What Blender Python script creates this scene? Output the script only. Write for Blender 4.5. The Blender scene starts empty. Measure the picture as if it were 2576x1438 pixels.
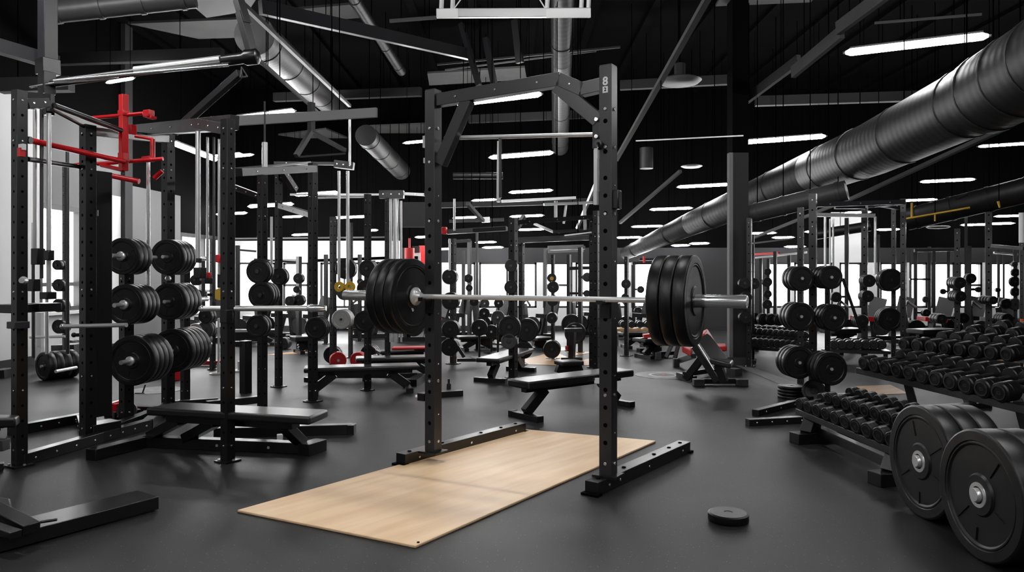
import bpy, bmesh, math, random
from mathutils import Vector, Matrix, Quaternion
R = random.Random(7)

SC = bpy.context.scene
COL = SC.collection
F, CX, HY, CH = 1860.0, 1288.0, 691.0, 1.13      # focal length in px, principal column, horizon row, camera height

# ------------------------------------------------------------------ placing by sight
def P(px, py, Y): return Vector(((px-CX)*Y/F, Y, CH-(py-HY)*Y/F))
def G(px, py, z=0.0):
    Y = (CH-z)*F/(py-HY); return P(px, py, Y)
def YB(py): return CH*F/(py-HY)

# ------------------------------------------------------------------ materials
def mat(name, col, rough=0.5, metal=0.0, spec=0.5, bump=None, emit=None, coat=0.0, var=None):
    m = bpy.data.materials.new(name); m.use_nodes = True
    nt = m.node_tree; b = nt.nodes['Principled BSDF']
    b.inputs['Base Color'].default_value = (*col, 1); b.inputs['Roughness'].default_value = rough
    b.inputs['Metallic'].default_value = metal; b.inputs['Specular IOR Level'].default_value = spec
    b.inputs['Coat Weight'].default_value = coat
    if emit:
        b.inputs['Emission Color'].default_value = (*emit[0], 1); b.inputs['Emission Strength'].default_value = emit[1]
    tc = nt.nodes.new('ShaderNodeTexCoord')
    if bump:
        n = nt.nodes.new('ShaderNodeTexNoise'); n.inputs['Scale'].default_value = bump[0]; n.inputs['Detail'].default_value = 4
        bp = nt.nodes.new('ShaderNodeBump'); bp.inputs['Strength'].default_value = bump[1]; bp.inputs['Distance'].default_value = 0.002
        nt.links.new(tc.outputs['Object'], n.inputs['Vector']); nt.links.new(n.outputs['Fac'], bp.inputs['Height'])
        nt.links.new(bp.outputs['Normal'], b.inputs['Normal'])
    if var:
        n = nt.nodes.new('ShaderNodeTexNoise'); n.inputs['Scale'].default_value = var[0]; n.inputs['Detail'].default_value = 5
        r = nt.nodes.new('ShaderNodeValToRGB')
        r.color_ramp.elements[0].position = .35; r.color_ramp.elements[1].position = .7
        r.color_ramp.elements[0].color = (*[c*(1-var[1]) for c in col], 1); r.color_ramp.elements[1].color = (*[min(1, c*(1+var[1])) for c in col], 1)
        nt.links.new(tc.outputs['Object'], n.inputs['Vector']); nt.links.new(n.outputs['Fac'], r.inputs['Fac'])
        nt.links.new(r.outputs['Color'], b.inputs['Base Color'])
    return m
M = {}
M['steel'] = mat('black_powder_coat', (.0055,.0055,.006), .3, spec=.6, bump=(400,.12))
M['stripe'] = mat('grey_floor_stripe', (.16,.16,.16), .6)
M['sticker'] = mat('pale_sticker_vinyl', (.26,.26,.26), .5, var=(9,.2))
M['steelg'] = mat('grey_powder_coat', (.021,.021,.024), .36, spec=.6, bump=(400,.12))
M['hole'] = mat('hole_black', (.0015,.0015,.0015), .9, spec=.05)
M['rubber'] = mat('black_rubber', (.005,.005,.0055), .36, spec=.42, bump=(120,.15), var=(6,.25))
M['rubberg'] = mat('grey_rubber', (.035,.035,.037), .5, bump=(120,.15))
M['platelt'] = mat('light_grey_plate', (.42,.42,.41), .45, metal=.4)
M['chrome'] = mat('polished_steel', (.85,.85,.85), .2, metal=.85)
M['brush'] = mat('brushed_steel', (.7,.7,.7), .34, metal=.7)
M['handle'] = mat('dark_steel_grip', (.09,.09,.09), .35, metal=.9)
M['vinyl'] = mat('black_vinyl', (.007,.007,.0075), .33, spec=.65, bump=(160,.2))
M['vinylg'] = mat('grey_vinyl', (.03,.03,.031), .45)
M['red'] = mat('red_powder_coat', (.68,.006,.012), .32, spec=.6)
M['redv'] = mat('red_vinyl', (.5,.012,.014), .42)
M['yellow'] = mat('yellow_paint', (.62,.38,.03), .45)
M['orange'] = mat('orange_paint', (.75,.12,.02), .45)
M['white'] = mat('white_paint', (.75,.75,.75), .5)
M['wall'] = mat('light_wall_paint', (.66,.66,.66), .85, bump=(30,.1), var=(.7,.06))
M['walldk'] = mat('charcoal_wall_paint', (.017,.017,.0185), .85, bump=(30,.1))
M['wallmid'] = mat('grey_wall_paint', (.16,.16,.16), .85)
M['black'] = mat('black_ceiling_paint', (.0016,.0016,.0016), .95, spec=.05)
M['joist'] = mat('black_joist_paint', (.006,.006,.006), .6)
M['tile'] = mat('grey_ceiling_panel', (.05,.05,.05), .8, var=(1.5,.2))
M['trim'] = mat('dark_frame', (.02,.02,.02), .5)
M['zinc'] = mat('bright_zinc', (.62,.62,.62), .3, metal=.35, spec=.8)
M['rodblk'] = mat('matt_black_rod', (.001,.001,.001), 1, spec=0)
M['tube'] = mat('lit_tube', (1,1,1), .5, emit=((1,1,1), 34))
M['lampoff'] = mat('opal_glass', (.14,.14,.14), .5)

def duct_mat(name, col):
    m = mat(name, col, .45, metal=.0, spec=.4)
    nt = m.node_tree; b = nt.nodes['Principled BSDF']
    tc = nt.nodes.new('ShaderNodeTexCoord')
    w = nt.nodes.new('ShaderNodeTexWave'); w.wave_type = 'BANDS'; w.bands_direction = 'Z'
    w.inputs['Scale'].default_value = 3.4; w.inputs['Distortion'].default_value = .3; w.wave_profile = 'SIN'
    bp = nt.nodes.new('ShaderNodeBump'); bp.inputs['Strength'].default_value = .7; bp.inputs['Distance'].default_value = .0012
    nt.links.new(tc.outputs['Object'], w.inputs['Vector']); nt.links.new(w.outputs['Color'], bp.inputs['Height'])
    nt.links.new(bp.outputs['Normal'], b.inputs['Normal'])
    return m
M['duct'] = duct_mat('spiral_duct_metal', (.010,.010,.010))
M['ductlt'] = duct_mat('bright_duct_metal', (.05,.05,.05))

def floor_mat():
    m = mat('speckled_rubber_floor', (.03,.03,.032), .55, spec=.4)
    nt = m.node_tree; b = nt.nodes['Principled BSDF']; L = nt.links
    tc = nt.nodes.new('ShaderNodeTexCoord')
    v = nt.nodes.new('ShaderNodeTexVoronoi'); v.inputs['Scale'].default_value = 105
    L.new(tc.outputs['Object'], v.inputs['Vector'])
    sep = nt.nodes.new('ShaderNodeSeparateColor'); L.new(v.outputs['Color'], sep.inputs['Color'])
    sel = nt.nodes.new('ShaderNodeMath'); sel.operation = 'GREATER_THAN'; sel.inputs[1].default_value = .88; L.new(sep.outputs['Red'], sel.inputs[0])
    near = nt.nodes.new('ShaderNodeMath'); near.operation = 'LESS_THAN'; near.inputs[1].default_value = .14; L.new(v.outputs['Distance'], near.inputs[0])
    mu = nt.nodes.new('ShaderNodeMath'); mu.operation = 'MULTIPLY'; L.new(sel.outputs[0], mu.inputs[0]); L.new(near.outputs[0], mu.inputs[1])
    n = nt.nodes.new('ShaderNodeTexNoise'); n.inputs['Scale'].default_value = 1.3; n.inputs['Detail'].default_value = 6; L.new(tc.outputs['Object'], n.inputs['Vector'])
    r = nt.nodes.new('ShaderNodeValToRGB'); r.color_ramp.elements[0].position = .3; r.color_ramp.elements[1].position = .75
    r.color_ramp.elements[0].color = (.0095,.0095,.0108,1); r.color_ramp.elements[1].color = (.021,.021,.0235,1); L.new(n.outputs['Fac'], r.inputs['Fac'])
    mx = nt.nodes.new('ShaderNodeMix'); mx.data_type = 'RGBA'; L.new(mu.outputs[0], mx.inputs[0]); L.new(r.outputs['Color'], mx.inputs[6]); mx.inputs[7].default_value = (.32,.32,.32,1)
    L.new(mx.outputs[2], b.inputs['Base Color'])
    r2 = nt.nodes.new('ShaderNodeMapRange'); r2.inputs['To Min'].default_value = .40; r2.inputs['To Max'].default_value = .56; L.new(n.outputs['Fac'], r2.inputs['Value']); L.new(r2.outputs[0], b.inputs['Roughness'])
    g = nt.nodes.new('ShaderNodeTexNoise'); g.inputs['Scale'].default_value = 260; L.new(tc.outputs['Object'], g.inputs['Vector'])
    bp = nt.nodes.new('ShaderNodeBump'); bp.inputs['Strength'].default_value = .3; bp.inputs['Distance'].default_value = .002
    L.new(g.outputs['Fac'], bp.inputs['Height']); L.new(bp.outputs['Normal'], b.inputs['Normal'])
    return m
M['floor'] = floor_mat()
def wood_mat(name, c0, c1, ang=0.0):
    m = mat(name, c0, .42, spec=.35)
    nt = m.node_tree; b = nt.nodes['Principled BSDF']; L = nt.links
    tc = nt.nodes.new('ShaderNodeTexCoord'); mp = nt.nodes.new('ShaderNodeMapping')
    mp.inputs['Scale'].default_value = (.8, 8, 1)
    mr = nt.nodes.new('ShaderNodeMapping'); mr.inputs['Rotation'].default_value = (0,0,ang)
    L.new(tc.outputs['Object'], mr.inputs['Vector']); L.new(mr.outputs['Vector'], mp.inputs['Vector'])
    n = nt.nodes.new('ShaderNodeTexNoise'); n.inputs['Scale'].default_value = 1.6; n.inputs['Detail'].default_value = 7; n.inputs['Distortion'].default_value = .4
    L.new(mp.outputs['Vector'], n.inputs['Vector'])
    r = nt.nodes.new('ShaderNodeValToRGB'); r.color_ramp.elements[0].position = .3; r.color_ramp.elements[1].position = .66
    r.color_ramp.elements[0].color = (*c1,1); r.color_ramp.elements[1].color = (*c0,1); L.new(n.outputs['Fac'], r.inputs['Fac'])
    # small dark knots
    v = nt.nodes.new('ShaderNodeTexVoronoi'); v.inputs['Scale'].default_value = 3.4; v.inputs['Randomness'].default_value = 1
    mp2 = nt.nodes.new('ShaderNodeMapping'); mp2.inputs['Rotation'].default_value = (0,0,ang); mp2.inputs['Scale'].default_value = (.7,1.4,1)
    L.new(tc.outputs['Object'], mp2.inputs['Vector']); L.new(mp2.outputs['Vector'], v.inputs['Vector'])
    lt = nt.nodes.new('ShaderNodeMath'); lt.operation = 'LESS_THAN'; lt.inputs[1].default_value = .022; L.new(v.outputs['Distance'], lt.inputs[0])
    mx = nt.nodes.new('ShaderNodeMix'); mx.data_type = 'RGBA'; L.new(lt.outputs[0], mx.inputs[0]); L.new(r.outputs['Color'], mx.inputs[6]); mx.inputs[7].default_value = (.12,.06,.03,1)
    L.new(mx.outputs[2], b.inputs['Base Color'])
    return m
M['birch'] = wood_mat('birch_plywood', (.96,.70,.445), (.82,.54,.31), -.86)
M['mat_or'] = wood_mat('tan_platform_board', (.62,.38,.19), (.5,.28,.12), -.6)
def glass_mat():
    m = bpy.data.materials.new('window_glass'); m.use_nodes = True; nt = m.node_tree
    nt.nodes.clear(); o = nt.nodes.new('ShaderNodeOutputMaterial'); t = nt.nodes.new('ShaderNodeBsdfTransparent'); g = nt.nodes.new('ShaderNodeBsdfGlossy')
    g.inputs['Roughness'].default_value = .05; x = nt.nodes.new('ShaderNodeMixShader'); x.inputs[0].default_value = .06
    nt.links.new(t.outputs[0], x.inputs[1]); nt.links.new(g.outputs[0], x.inputs[2]); nt.links.new(x.outputs[0], o.inputs['Surface'])
    return m
M['glass'] = glass_mat()

# ------------------------------------------------------------------ mesh building
class MB:
    """collects shapes in world space; build() makes ONE mesh object in its parent's space"""
    def __init__(s): s.v = []; s.f = []; s.m = []; s.s = []
    def add(s, vs, fs, mi=0, smooth=False):
        o = len(s.v); s.v += [Vector(v) for v in vs]
        for f in fs: s.f.append([i+o for i in f]); s.m.append(mi); s.s.append(smooth)
        return s
    def hexa(s, c, mi=0):   # 8 corners, bottom ring then top ring
        return s.add(c, [(3,2,1,0),(4,5,6,7),(0,1,5,4),(1,2,6,5),(2,3,7,6),(3,0,4,7)], mi)
    def box(s, c, sx, sy, sz, yaw=0.0, mi=0):
        c = Vector(c); ca, sa = math.cos(yaw), math.sin(yaw)
        out = []
        for z in (-sz/2, sz/2):
            for x, y in ((-sx/2,-sy/2),(sx/2,-sy/2),(sx/2,sy/2),(-sx/2,sy/2)):
                out.append((c.x+x*ca-y*sa, c.y+x*sa+y*ca, c.z+z))
        return s.hexa(out, mi)
    def beam(s, p, q, w, h, mi=0, up=None):
        p, q = Vector(p), Vector(q); d = (q-p).normalized()
        u = Vector(up) if up else (Vector((0,0,1)) if abs(d.z) < .9 else Vector((math.sin(.55), math.cos(.55), 0)))
        sx = d.cross(u).normalized(); sz = sx.cross(d).normalized()
        c = []
        for a in (p, q):
            for i, j in ((-1,-1),(1,-1),(1,1),(-1,1)): c.append(a+sx*(i*w/2)+sz*(j*h/2))
        return s.hexa(c, mi)
    def cyl(s, p, q, r, r2=None, seg=16, mi=0, caps=True):
        p, q = Vector(p), Vector(q); r2 = r if r2 is None else r2; d = (q-p).normalized()
        a = d.orthogonal().normalized(); b = d.cross(a)
        vs = [c+(a*math.cos(2*math.pi*i/seg)+b*math.sin(2*math.pi*i/seg))*rr for c, rr in ((p, r), (q, r2)) for i in range(seg)]
        s.add(vs, [(i, (i+1)%seg, seg+(i+1)%seg, seg+i) for i in range(seg)], mi, True)
        if caps:
            s.add(vs[:seg], [tuple(reversed(range(seg)))], mi); s.add(vs[seg:], [tuple(range(seg))], mi)
        return s
    def tube(s, pts, r, seg=10, mi=0):
        for a, b in zip(pts, pts[1:]): s.cyl(a, b, r, seg=seg, mi=mi)
        for a in pts[1:-1]: s.ball(a, r, mi)
        return s
    def ball(s, c, r, mi=0, seg=10, rings=6):
        c = Vector(c); vs = []; fs = []
        for j in range(rings+1):
            t = math.pi*j/rings
            for i in range(seg): vs.append(c+Vector((math.sin(t)*math.cos(2*math.pi*i/seg), math.sin(t)*math.sin(2*math.pi*i/seg), math.cos(t)))*r)
        for j in range(rings):
            for i in range(seg): fs.append((j*seg+i, (j+1)*seg+i, (j+1)*seg+(i+1)%seg, j*seg+(i+1)%seg))
        return s.add(vs, fs, mi, True)
    def lathe(s, prof, p, d, seg=32, mi=0, mis=None):
        """prof: (radius, distance along d); closed when first and last radius are 0"""
        p, d = Vector(p), Vector(d).normalized(); a = d.orthogonal().normalized(); b = d.cross(a)
        vs = [p+d*z+(a*math.cos(2*math.pi*i/seg)+b*math.sin(2*math.pi*i/seg))*r for r, z in prof for i in range(seg)]
        n = len(prof)
        for k in range(n-1):
            mm = mis[k] if mis else mi
            s.add([vs[k*seg+i] for i in range(seg)]+[vs[(k+1)*seg+i] for i in range(seg)],
                  [(i, (i+1)%seg, seg+(i+1)%seg, seg+i) for i in range(seg)], mm, True)
        return s
    def build(s, name, mats, parent=None, bevel=0.0, root=None, loc=None):
        me = bpy.data.meshes.new(name)
        o = bpy.data.objects.new(name, me); COL.objects.link(o)
        base = Matrix.Identity(4)
        if parent is not None:
            o.parent = parent; p = parent; chain = []
            while p is not None: chain.append(p.matrix_basis); p = p.parent
            for mm in chain: base = mm @ base
        elif loc is not None:
            o.location = loc; base = Matrix.Translation(loc)
        inv = base.inverted()
        me.from_pydata([inv @ v for v in s.v], [], s.f)
        for m_ in (mats if isinstance(mats, (list, tuple)) else [mats]): me.materials.append(m_)
        me.polygons.foreach_set('material_index', s.m); me.polygons.foreach_set('use_smooth', s.s)
        bm = bmesh.new(); bm.from_mesh(me); bmesh.ops.remove_doubles(bm, verts=bm.verts, dist=1e-6)
        bmesh.ops.recalc_face_normals(bm, faces=bm.faces); bm.to_mesh(me); bm.free()
        me.set_sharp_from_angle(angle=math.radians(38))
        me.update()
        if bevel:
            b = o.modifiers.new('edge_bevel', 'BEVEL'); b.width = bevel; b.segments = 2; b.limit_method = 'ANGLE'; b.angle_limit = math.radians(50); b.harden_normals = False
        return o

LABELS = {}
def tag(o, label, cat, group=None, kind=None):
    if label:
        LABELS.setdefault(label, []).append(o.name); o['label'] = label; o['category'] = cat
    if group: o['group'] = group
    if kind: o['kind'] = kind
    return o
def thing(name, label, cat, loc, group=None, yaw=0.0):
    e = bpy.data.objects.new(name, None); COL.objects.link(e); e.location = loc; e.rotation_euler = (0,0,yaw)
    e.empty_display_size = .1
    bpy.context.view_layer.update() if False else None
    e.matrix_basis = Matrix.Translation(Vector(loc)) @ Matrix.Rotation(yaw, 4, 'Z')
    return tag(e, label, cat, group)
def struct(name, mb, m, **k):
    o = mb.build(name, m, **k); o['kind'] = 'structure'; return o
ORD = ['first','second','third','fourth','fifth','sixth','seventh','eighth','ninth','tenth','eleventh','twelfth','thirteenth','fourteenth','fifteenth','sixteenth']
NUM = ['no','one','two','three','four','five','six','seven','eight','nine','ten','eleven','twelve','thirteen','fourteen','fifteen']
def copy_tree(o, parent=None):
    c = o.copy(); COL.objects.link(c); c.parent = parent
    for ch in list(o.children): copy_tree(ch, c)
    return c

# ------------------------------------------------------------------ camera and world
cam = bpy.data.objects.new('camera', bpy.data.cameras.new('camera')); COL.objects.link(cam); SC.camera = cam
cam.location = (0,0,CH); cam.rotation_euler = (math.pi/2,0,0)
cam.data.sensor_width = 36; cam.data.lens = 36*F/2576; cam.data.shift_y = -(719-HY)/2576; cam.data.clip_start = .05
w = bpy.data.worlds.new('overcast_daylight'); SC.world = w; w.use_nodes = True
w.node_tree.nodes['Background'].inputs[0].default_value = (1,1,1,1); w.node_tree.nodes['Background'].inputs[1].default_value = 5.0
SC.view_settings.view_transform = 'Standard'; SC.view_settings.look = 'None'; SC.view_settings.exposure = 1.5; SC.view_settings.gamma = 1
SC.view_settings.use_curve_mapping = False
SC.cycles.use_denoising = True; SC.cycles.max_bounces = 6; SC.cycles.diffuse_bounces = 2; SC.cycles.glossy_bounces = 2; SC.cycles.use_adaptive_sampling = True; SC.cycles.adaptive_threshold = .05
SC.cycles.transparent_max_bounces = 8; SC.cycles.caustics_reflective = False; SC.cycles.caustics_refractive = False
SC.cycles.sample_clamp_indirect = 4

# ------------------------------------------------------------------ room
D = 15.0; ZC = 4.9; XR = 11.7
def XL(y): return -6.02 + .061*(y-8.6)
struct('floor', MB().box((2.4, 6, -.05), 18.8, 18.4, .1), M['floor'])
cb = MB(); cb.box((2.4, 6, ZC+.05), 18.8, 18.4, .1)
for i in range(22): cb.box((-6.5+i*.85, 6, ZC-.03), .12, 18.2, .06)
struct('ceiling', cb, M['black'])
struct('wall_right', MB().box((XR+.1, 6, ZC/2), .2, 18.4, ZC), M['wallmid'])
struct('wall_front', MB().box((2.4, -3.1, ZC/2), 18.8, .2, ZC), M['wallmid'])
def lseg(mb, y0, y1, z0, z1, t=.2, off=0.0, mi=0):
    c = [(XL(y0)+off,y0,z0),(XL(y1)+off,y1,z0),(XL(y1)+off-t,y1,z0),(XL(y0)+off-t,y0,z0)]
    c += [(x,y,z1) for x,y,_ in c[:4]]
    mb.hexa(c, mi)
wl = MB()
W1 = (9.35, 10.8, .66, 2.05); W2 = (12.85, 14.55, .48, 1.87)
lseg(wl, -3, W1[0], 0, 3.3); lseg(wl, W1[0], W1[1], 0, W1[2]); lseg(wl, W1[0], W1[1], W1[3], 3.3, mi=1)
lseg(wl, W1[1], 11.2, 0, 2.3); lseg(wl, W1[1], 11.2, 2.3, 3.3, mi=1); lseg(wl, 11.2, W2[0], 0, 2.5, mi=1); lseg(wl, 11.2, W2[0], 2.5, 3.3, mi=2)
lseg(wl, W2[0], W2[1], 0, W2[2]); lseg(wl, W2[0], W2[1], W2[3], 3.3, mi=2); lseg(wl, W2[1], D, 0, 3.3, mi=0)
lseg(wl, -3, D, 3.3, ZC, mi=2)
struct('wall_left', wl, [M['wall'], M['wallmid'], M['black']])
bb = MB(); lseg(bb, -3, D, 0, .12, t=.02, off=.02); struct('baseboard_left', bb, M['trim'])
def lwin(n, W, bars):
    mb = MB()
    lseg(mb, W[0], W[1], W[2]-.02, W[2]+.05, .1, .0); lseg(mb, W[0], W[1], W[3]-.07, W[3], .1, .0)
    for y in [W[0], W[1]-.06]+[a for a in bars]: lseg(mb, y, y+.06, W[2], W[3], .1, 0)
    lseg(mb, W[0], W[1], W[2]+.32, W[2]+.37, .1, 0)
    fr = struct('window_%d' % n, mb, M['trim'])
    g = MB(); lseg(g, W[0], W[1], W[2], W[3], .01, -.1); p = g.build('glass_pane', M['glass'], fr)
    sl = MB(); lseg(sl, W[0]-.05, W[1]+.05, W[2]-.05, W[2]-.01, .16, .08); sl.build('window_sill', M['white'], fr)
lwin(1, W1, [10.15]); lwin(2, W2, [13.7])
# back wall with its run of windows
zb0, zb1 = .46, 1.38
def bx(px): return (px-CX)*D/F
opens = [(597,646),(668,692),(712,776),(806,925),(1132,1196),(1205,1278),(1286,1350),(1366,1440),(1448,1490),(1500,1580),(1588,1652),
         (1932,1990),(1998,2096),(2112,2168),(2214,2282),(2290,2334),(2342,2402),(2414,2472),(2482,2555)]
wb = MB(); x = XL(D)-.2; edge = x
def bseg(x0, x1, z0, z1, mi): wb.box(((x0+x1)/2, D+.1, (z0+z1)/2), x1-x0, .2, z1-z0, mi=mi)
bseg(x, bx(1652), 0, zb0, 0); bseg(bx(1652), bx(1925), 0, zb0, 1); bseg(bx(1925), XR, 0, zb0, 0)
for k, (a, b) in enumerate(opens):
    xa, xb = bx(a), bx(b)
    dark = 1650 < a < 1990
    bseg(edge, xa, zb0, zb1, 1 if dark else 0); edge = xb
bseg(edge, XR, zb0, zb1, 0)
bseg(x, bx(1010), zb1, 1.82, 0); bseg(bx(1010), bx(2090), zb1, 1.68, 1); bseg(bx(2090), bx(2180), zb1, 2.4, 0); bseg(bx(2180), XR, zb1, 1.68, 1)
bseg(x, bx(1010), 1.82, ZC, 2); bseg(bx(1010), bx(2090), 1.68, ZC, 2); bseg(bx(2090), bx(2180), 2.4, ZC, 2); bseg(bx(2180), XR, 1.68, ZC, 2)
struct('wall_back', wb, [M['wall'], M['walldk'], M['black']])
for k, (a, b) in enumerate(opens):
    xa, xb = bx(a), bx(b); mb = MB()
    for z in (zb0+.02, zb1-.02) + ((.92,) if k % 5 == 2 else ()): mb.box(((xa+xb)/2, D+.05, z), xb-xa, .08, .04)
    for xx in (xa+.02, xb-.02): mb.box((xx, D+.05, (zb0+zb1)/2), .04, .08, zb1-zb0)
    if b-a > 74: mb.box(((xa+xb)/2, D+.05, (zb0+zb1)/2), .03, .06, zb1-zb0)
    fr = struct('window_%d' % (k+3), mb, M['trim'])
    MB().box(((xa+xb)/2, D+.1, (zb0+zb1)/2), xb-xa, .01, zb1-zb0).build('glass_pane', M['glass'], fr)
struct('baseboard_back', MB().box((2.6, D-.01, .05), 17.6, .02, .1), M['trim'])
# pillar
pl = G(1857, 918); pm = MB(); pm.box((pl.x+.03, pl.y+.12, 1.33), .20, .24, 2.66); pm.box((pl.x-.09, pl.y+.04, 1.33), .045, .10, 2.66, mi=1); pm.box((pl.x+.03, pl.y+.12, (ZC+2.66)/2), .20, .24, ZC-2.66, mi=2)
struct('wall_pillar', pm, [M['walldk'], M['wallmid'], M['black']])
struct('trim_pillar', MB().box((pl.x+.0, pl.y+.10, .05), .32, .3, .10), M['tile'])
dk = P(306, 691, 11.2); struct('wall_column', MB().box((dk.x, dk.y, ZC/2), .22, .22, ZC), M['walldk'])
# floor stripe and floor markings
def flat(name, pts, m, label, cat, z=.004, kind=None):
    pts = [Vector(p) for p in pts]; c = sum(pts, Vector())/len(pts); c.z = 0
    mb = MB(); n = len(pts); lo = [Vector((p.x,p.y,0.0005)) for p in pts]; hi = [Vector((p.x,p.y,z)) for p in pts]
    mb.add(lo+hi, [tuple(range(n-1,-1,-1)), tuple(range(n,2*n))]+[(i,(i+1)%n,n+(i+1)%n,n+i) for i in range(n)])
    o = mb.build(name, m, loc=c)
    if kind: o['kind'] = kind
    else: tag(o, label, cat)
    return o
flat('trim_floor_stripe', [G(1846,917),G(1872,917),G(2110,1000),G(2040,1000)], M['stripe'], None, None, .003, 'structure')
def floor_circle(px, py, rx, label, name='floor_sticker', red=True):
    c = G(px, py); r = rx*c.y/F
    mb = MB(); mb.lathe([(0,0),(r,0),(r,.003),(r*.52,.003),(r*.52,.004),(r*.42,.004),(r*.42,.003),(r*.10,.003),(r*.10,.004),(.0001,.004)], c, (0,0,1), 40, mis=[0,0,0,1,1,1,2,3,3])
    o = mb.build(name, [M['sticker'], M['white'] if red else M['sticker'], M['vinylg'] if red else M['sticker'], M['redv'] if red else M['sticker']], loc=c)
    return tag(o, label, 'floor sticker')
floor_circle(1668, 943, 70, 'round grey floor sticker with white ring and red centre left of the adjustable bench')
floor_circle(392, 981, 62, 'pale round floor sticker behind the left plate storage post', red=False)

# ------------------------------------------------------------------ hero platform
A, B, C_, D_ = G(597,1288), G(1045,1379), G(1650,1112), G(1320,1083)
t = thing('lifting_platform', 'pale birch plywood lifting platform lying on the floor inside the big open rack', 'platform', ((A+B+C_+D_)/4).to_tuple())
pts = [A,B,C_,D_]; mb = MB(); mb.hexa([Vector((p.x,p.y,0)) for p in pts]+[Vector((p.x,p.y,.012)) for p in pts]); mb.build('plywood_board', M['birch'], t, bevel=.003)
e = B*.985+D_*.015; e.z = .012; MB().cyl(e, e+Vector((0,0,.003)), .006).build('corner_screw', M['hole'], t)

# ------------------------------------------------------------------ steel helpers
def holes(mb, c, w, yaw, z0, z1, step=.1, r=.010, mi=1, faces=((0,-1),(1,0))):
    ca, sa = math.cos(yaw), math.sin(yaw)
    for fx, fy in faces:
        n = Vector((fx*ca-fy*sa, fx*sa+fy*ca, 0)); z = z0
        while z < z1:
            p = Vector((c.x, c.y, z))+n*(w/2-.002); mb.cyl(p, p+n*.0026, r, seg=10, mi=mi); z += step
def bolts(mb, c, w, yaw, zs, r=.007, mi=2, faces=((0,-1),(1,0))):
    ca, sa = math.cos(yaw), math.sin(yaw)
    for z in zs:
        for fx, fy in faces:
            n = Vector((fx*ca-fy*sa, fx*sa+fy*ca, 0)); p = Vector((c.x, c.y, z))+n*(w/2-.001); mb.cyl(p, p+n*.006, r, seg=8, mi=mi)
def upright(par, px, ytop, ybase, w=.06, yaw=-.55, hole=True, bolt=True, m='steel', foot=.0, bevel=.003, name='upright', Y=None, z0=0.0):
    Yb = Y or YB(ybase); c = P(px, 691, Yb); zt = CH-(ytop-HY)*Yb/F
    mb = MB(); mb.box((c.x, c.y, (zt+z0)/2), w, w, zt-z0, yaw)
    if hole: holes(mb, c, w, yaw, z0+.18, zt-.06, .09 if Yb < 6 else .11, w*.14)
    if bolt: bolts(mb, c, w, yaw, [z0+.1, z0+.45, CH-.1, zt-.3, zt-.06], r=w*.09)
    o = mb.build(name, [M[m], M['hole'], M['chrome']], par, bevel=bevel if Yb < 7 else 0)
    if foot:
        fb = MB(); fb.box((c.x, c.y, .005), w+foot, w+foot, .01, yaw)
        for sx in (-1,1): fb.cyl((c.x+sx*(w/2+foot*.28), c.y-w*.4, .01), (c.x+sx*(w/2+foot*.28), c.y-w*.4, .02), .008, seg=8, mi=1)
        fb.build('foot_plate', [M['steel'], M['chrome']], o)
    return Vector((c.x,c.y,0)), zt, o
def beamp(par, p, q, w, h, m='steel', name='crossbeam', bolt=0, bevel=.0025):
    mb = MB(); mb.beam(p, q, w, h)
    if bolt:
        d = (q-p).normalized(); sx = d.cross(Vector((0,0,1))).normalized()
        if sx.y > 0: sx = -sx
        for i in range(bolt):
            a = p.lerp(q, (i+.5)/bolt)+sx*(w/2-.001); mb.cyl(a, a+sx*.006, .007, seg=8, mi=1)
    return mb.build(name, [M[m], M['chrome']], par, bevel=bevel if min(p.y, q.y) < 7 else 0)
def rod(par, pts, r, m='steel', name='bar', seg=12):
    return MB().tube(pts, r, seg).build(name, M[m], par)

# ------------------------------------------------------------------ hero rack
uL, uR = G(1090,1137,.07), G(1530,1196,.07); ax = (uR-uL).normalized(); yawH = math.atan2(ax.y, ax.x); fr = Vector((ax.y, -ax.x, 0))
hr = thing('power_rack', 'big open two-post black squat rack carrying the loaded barbell over the wooden platform', 'squat rack', ((uL.x+uR.x)/2, (uL.y+uR.y)/2, 0))
YAWU = -.56
for c, zt in ((uL, 2.226), (uR, 2.226)):
    mb = MB(); w = .0715; mb.box((c.x,c.y,(zt+.07)/2+.0), w, w, zt-.07, YAWU)
    holes(mb, c, w, YAWU, .25, zt-.5, .0925, .0125, faces=((0,-1),)); bolts(mb, c, w, YAWU, [.14, .5, 1.45, 1.8, 2.0], .009)
    bolts(mb, c, w, YAWU, [.3,.6,.9,1.2,1.6], .004, faces=((1,0),))
    if c is uR: holes(mb, c, w, YAWU, zt-.45, zt-.1, .16, .013, faces=((0,-1),))
    ub = mb.build('upright', [M['steelg'], M['hole'], M['chrome']], hr, bevel=.004)
    MB().box((c.x,c.y,zt+.003), w*.96, w*.96, .008, YAWU).build('end_cap', M['steel'], ub)
    MB().box((c.x,c.y,.075), w+.06, w+.05, .012, YAWU).build('base_flange', M['steel'], ub)
def foot(p, q, h=.07, w=.08):
    mb = MB(); p = Vector((p.x,p.y,h/2)); q = Vector((q.x,q.y,h/2)); mb.beam(p, q, w, h)
    d = (q-p).normalized()
    for k in (.06,.3,.62,.8,.94):
        a = p.lerp(q,k)+Vector((0,0,h/2-.001)); mb.cyl(a, a+Vector((0,0,.006)), .012, seg=8, mi=1)
    s = d.cross(Vector((0,0,1)))
    for k in (.1,.2,.5,.9):
        a = p.lerp(q,k)+s*(w/2-.001); mb.cyl(a, a+s*.005, .008, seg=8, mi=2)
    o = mb.build('base_rail', [M['steel'], M['hole'], M['chrome']], hr, bevel=.003)
    for e_ in (p, q): 
        f = MB(); f.box((e_.x,e_.y,.006), .1, .05, .012, math.atan2(d.y,d.x)+math.pi/2); f.build('rubber_pad', M['hole'], o)
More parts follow.
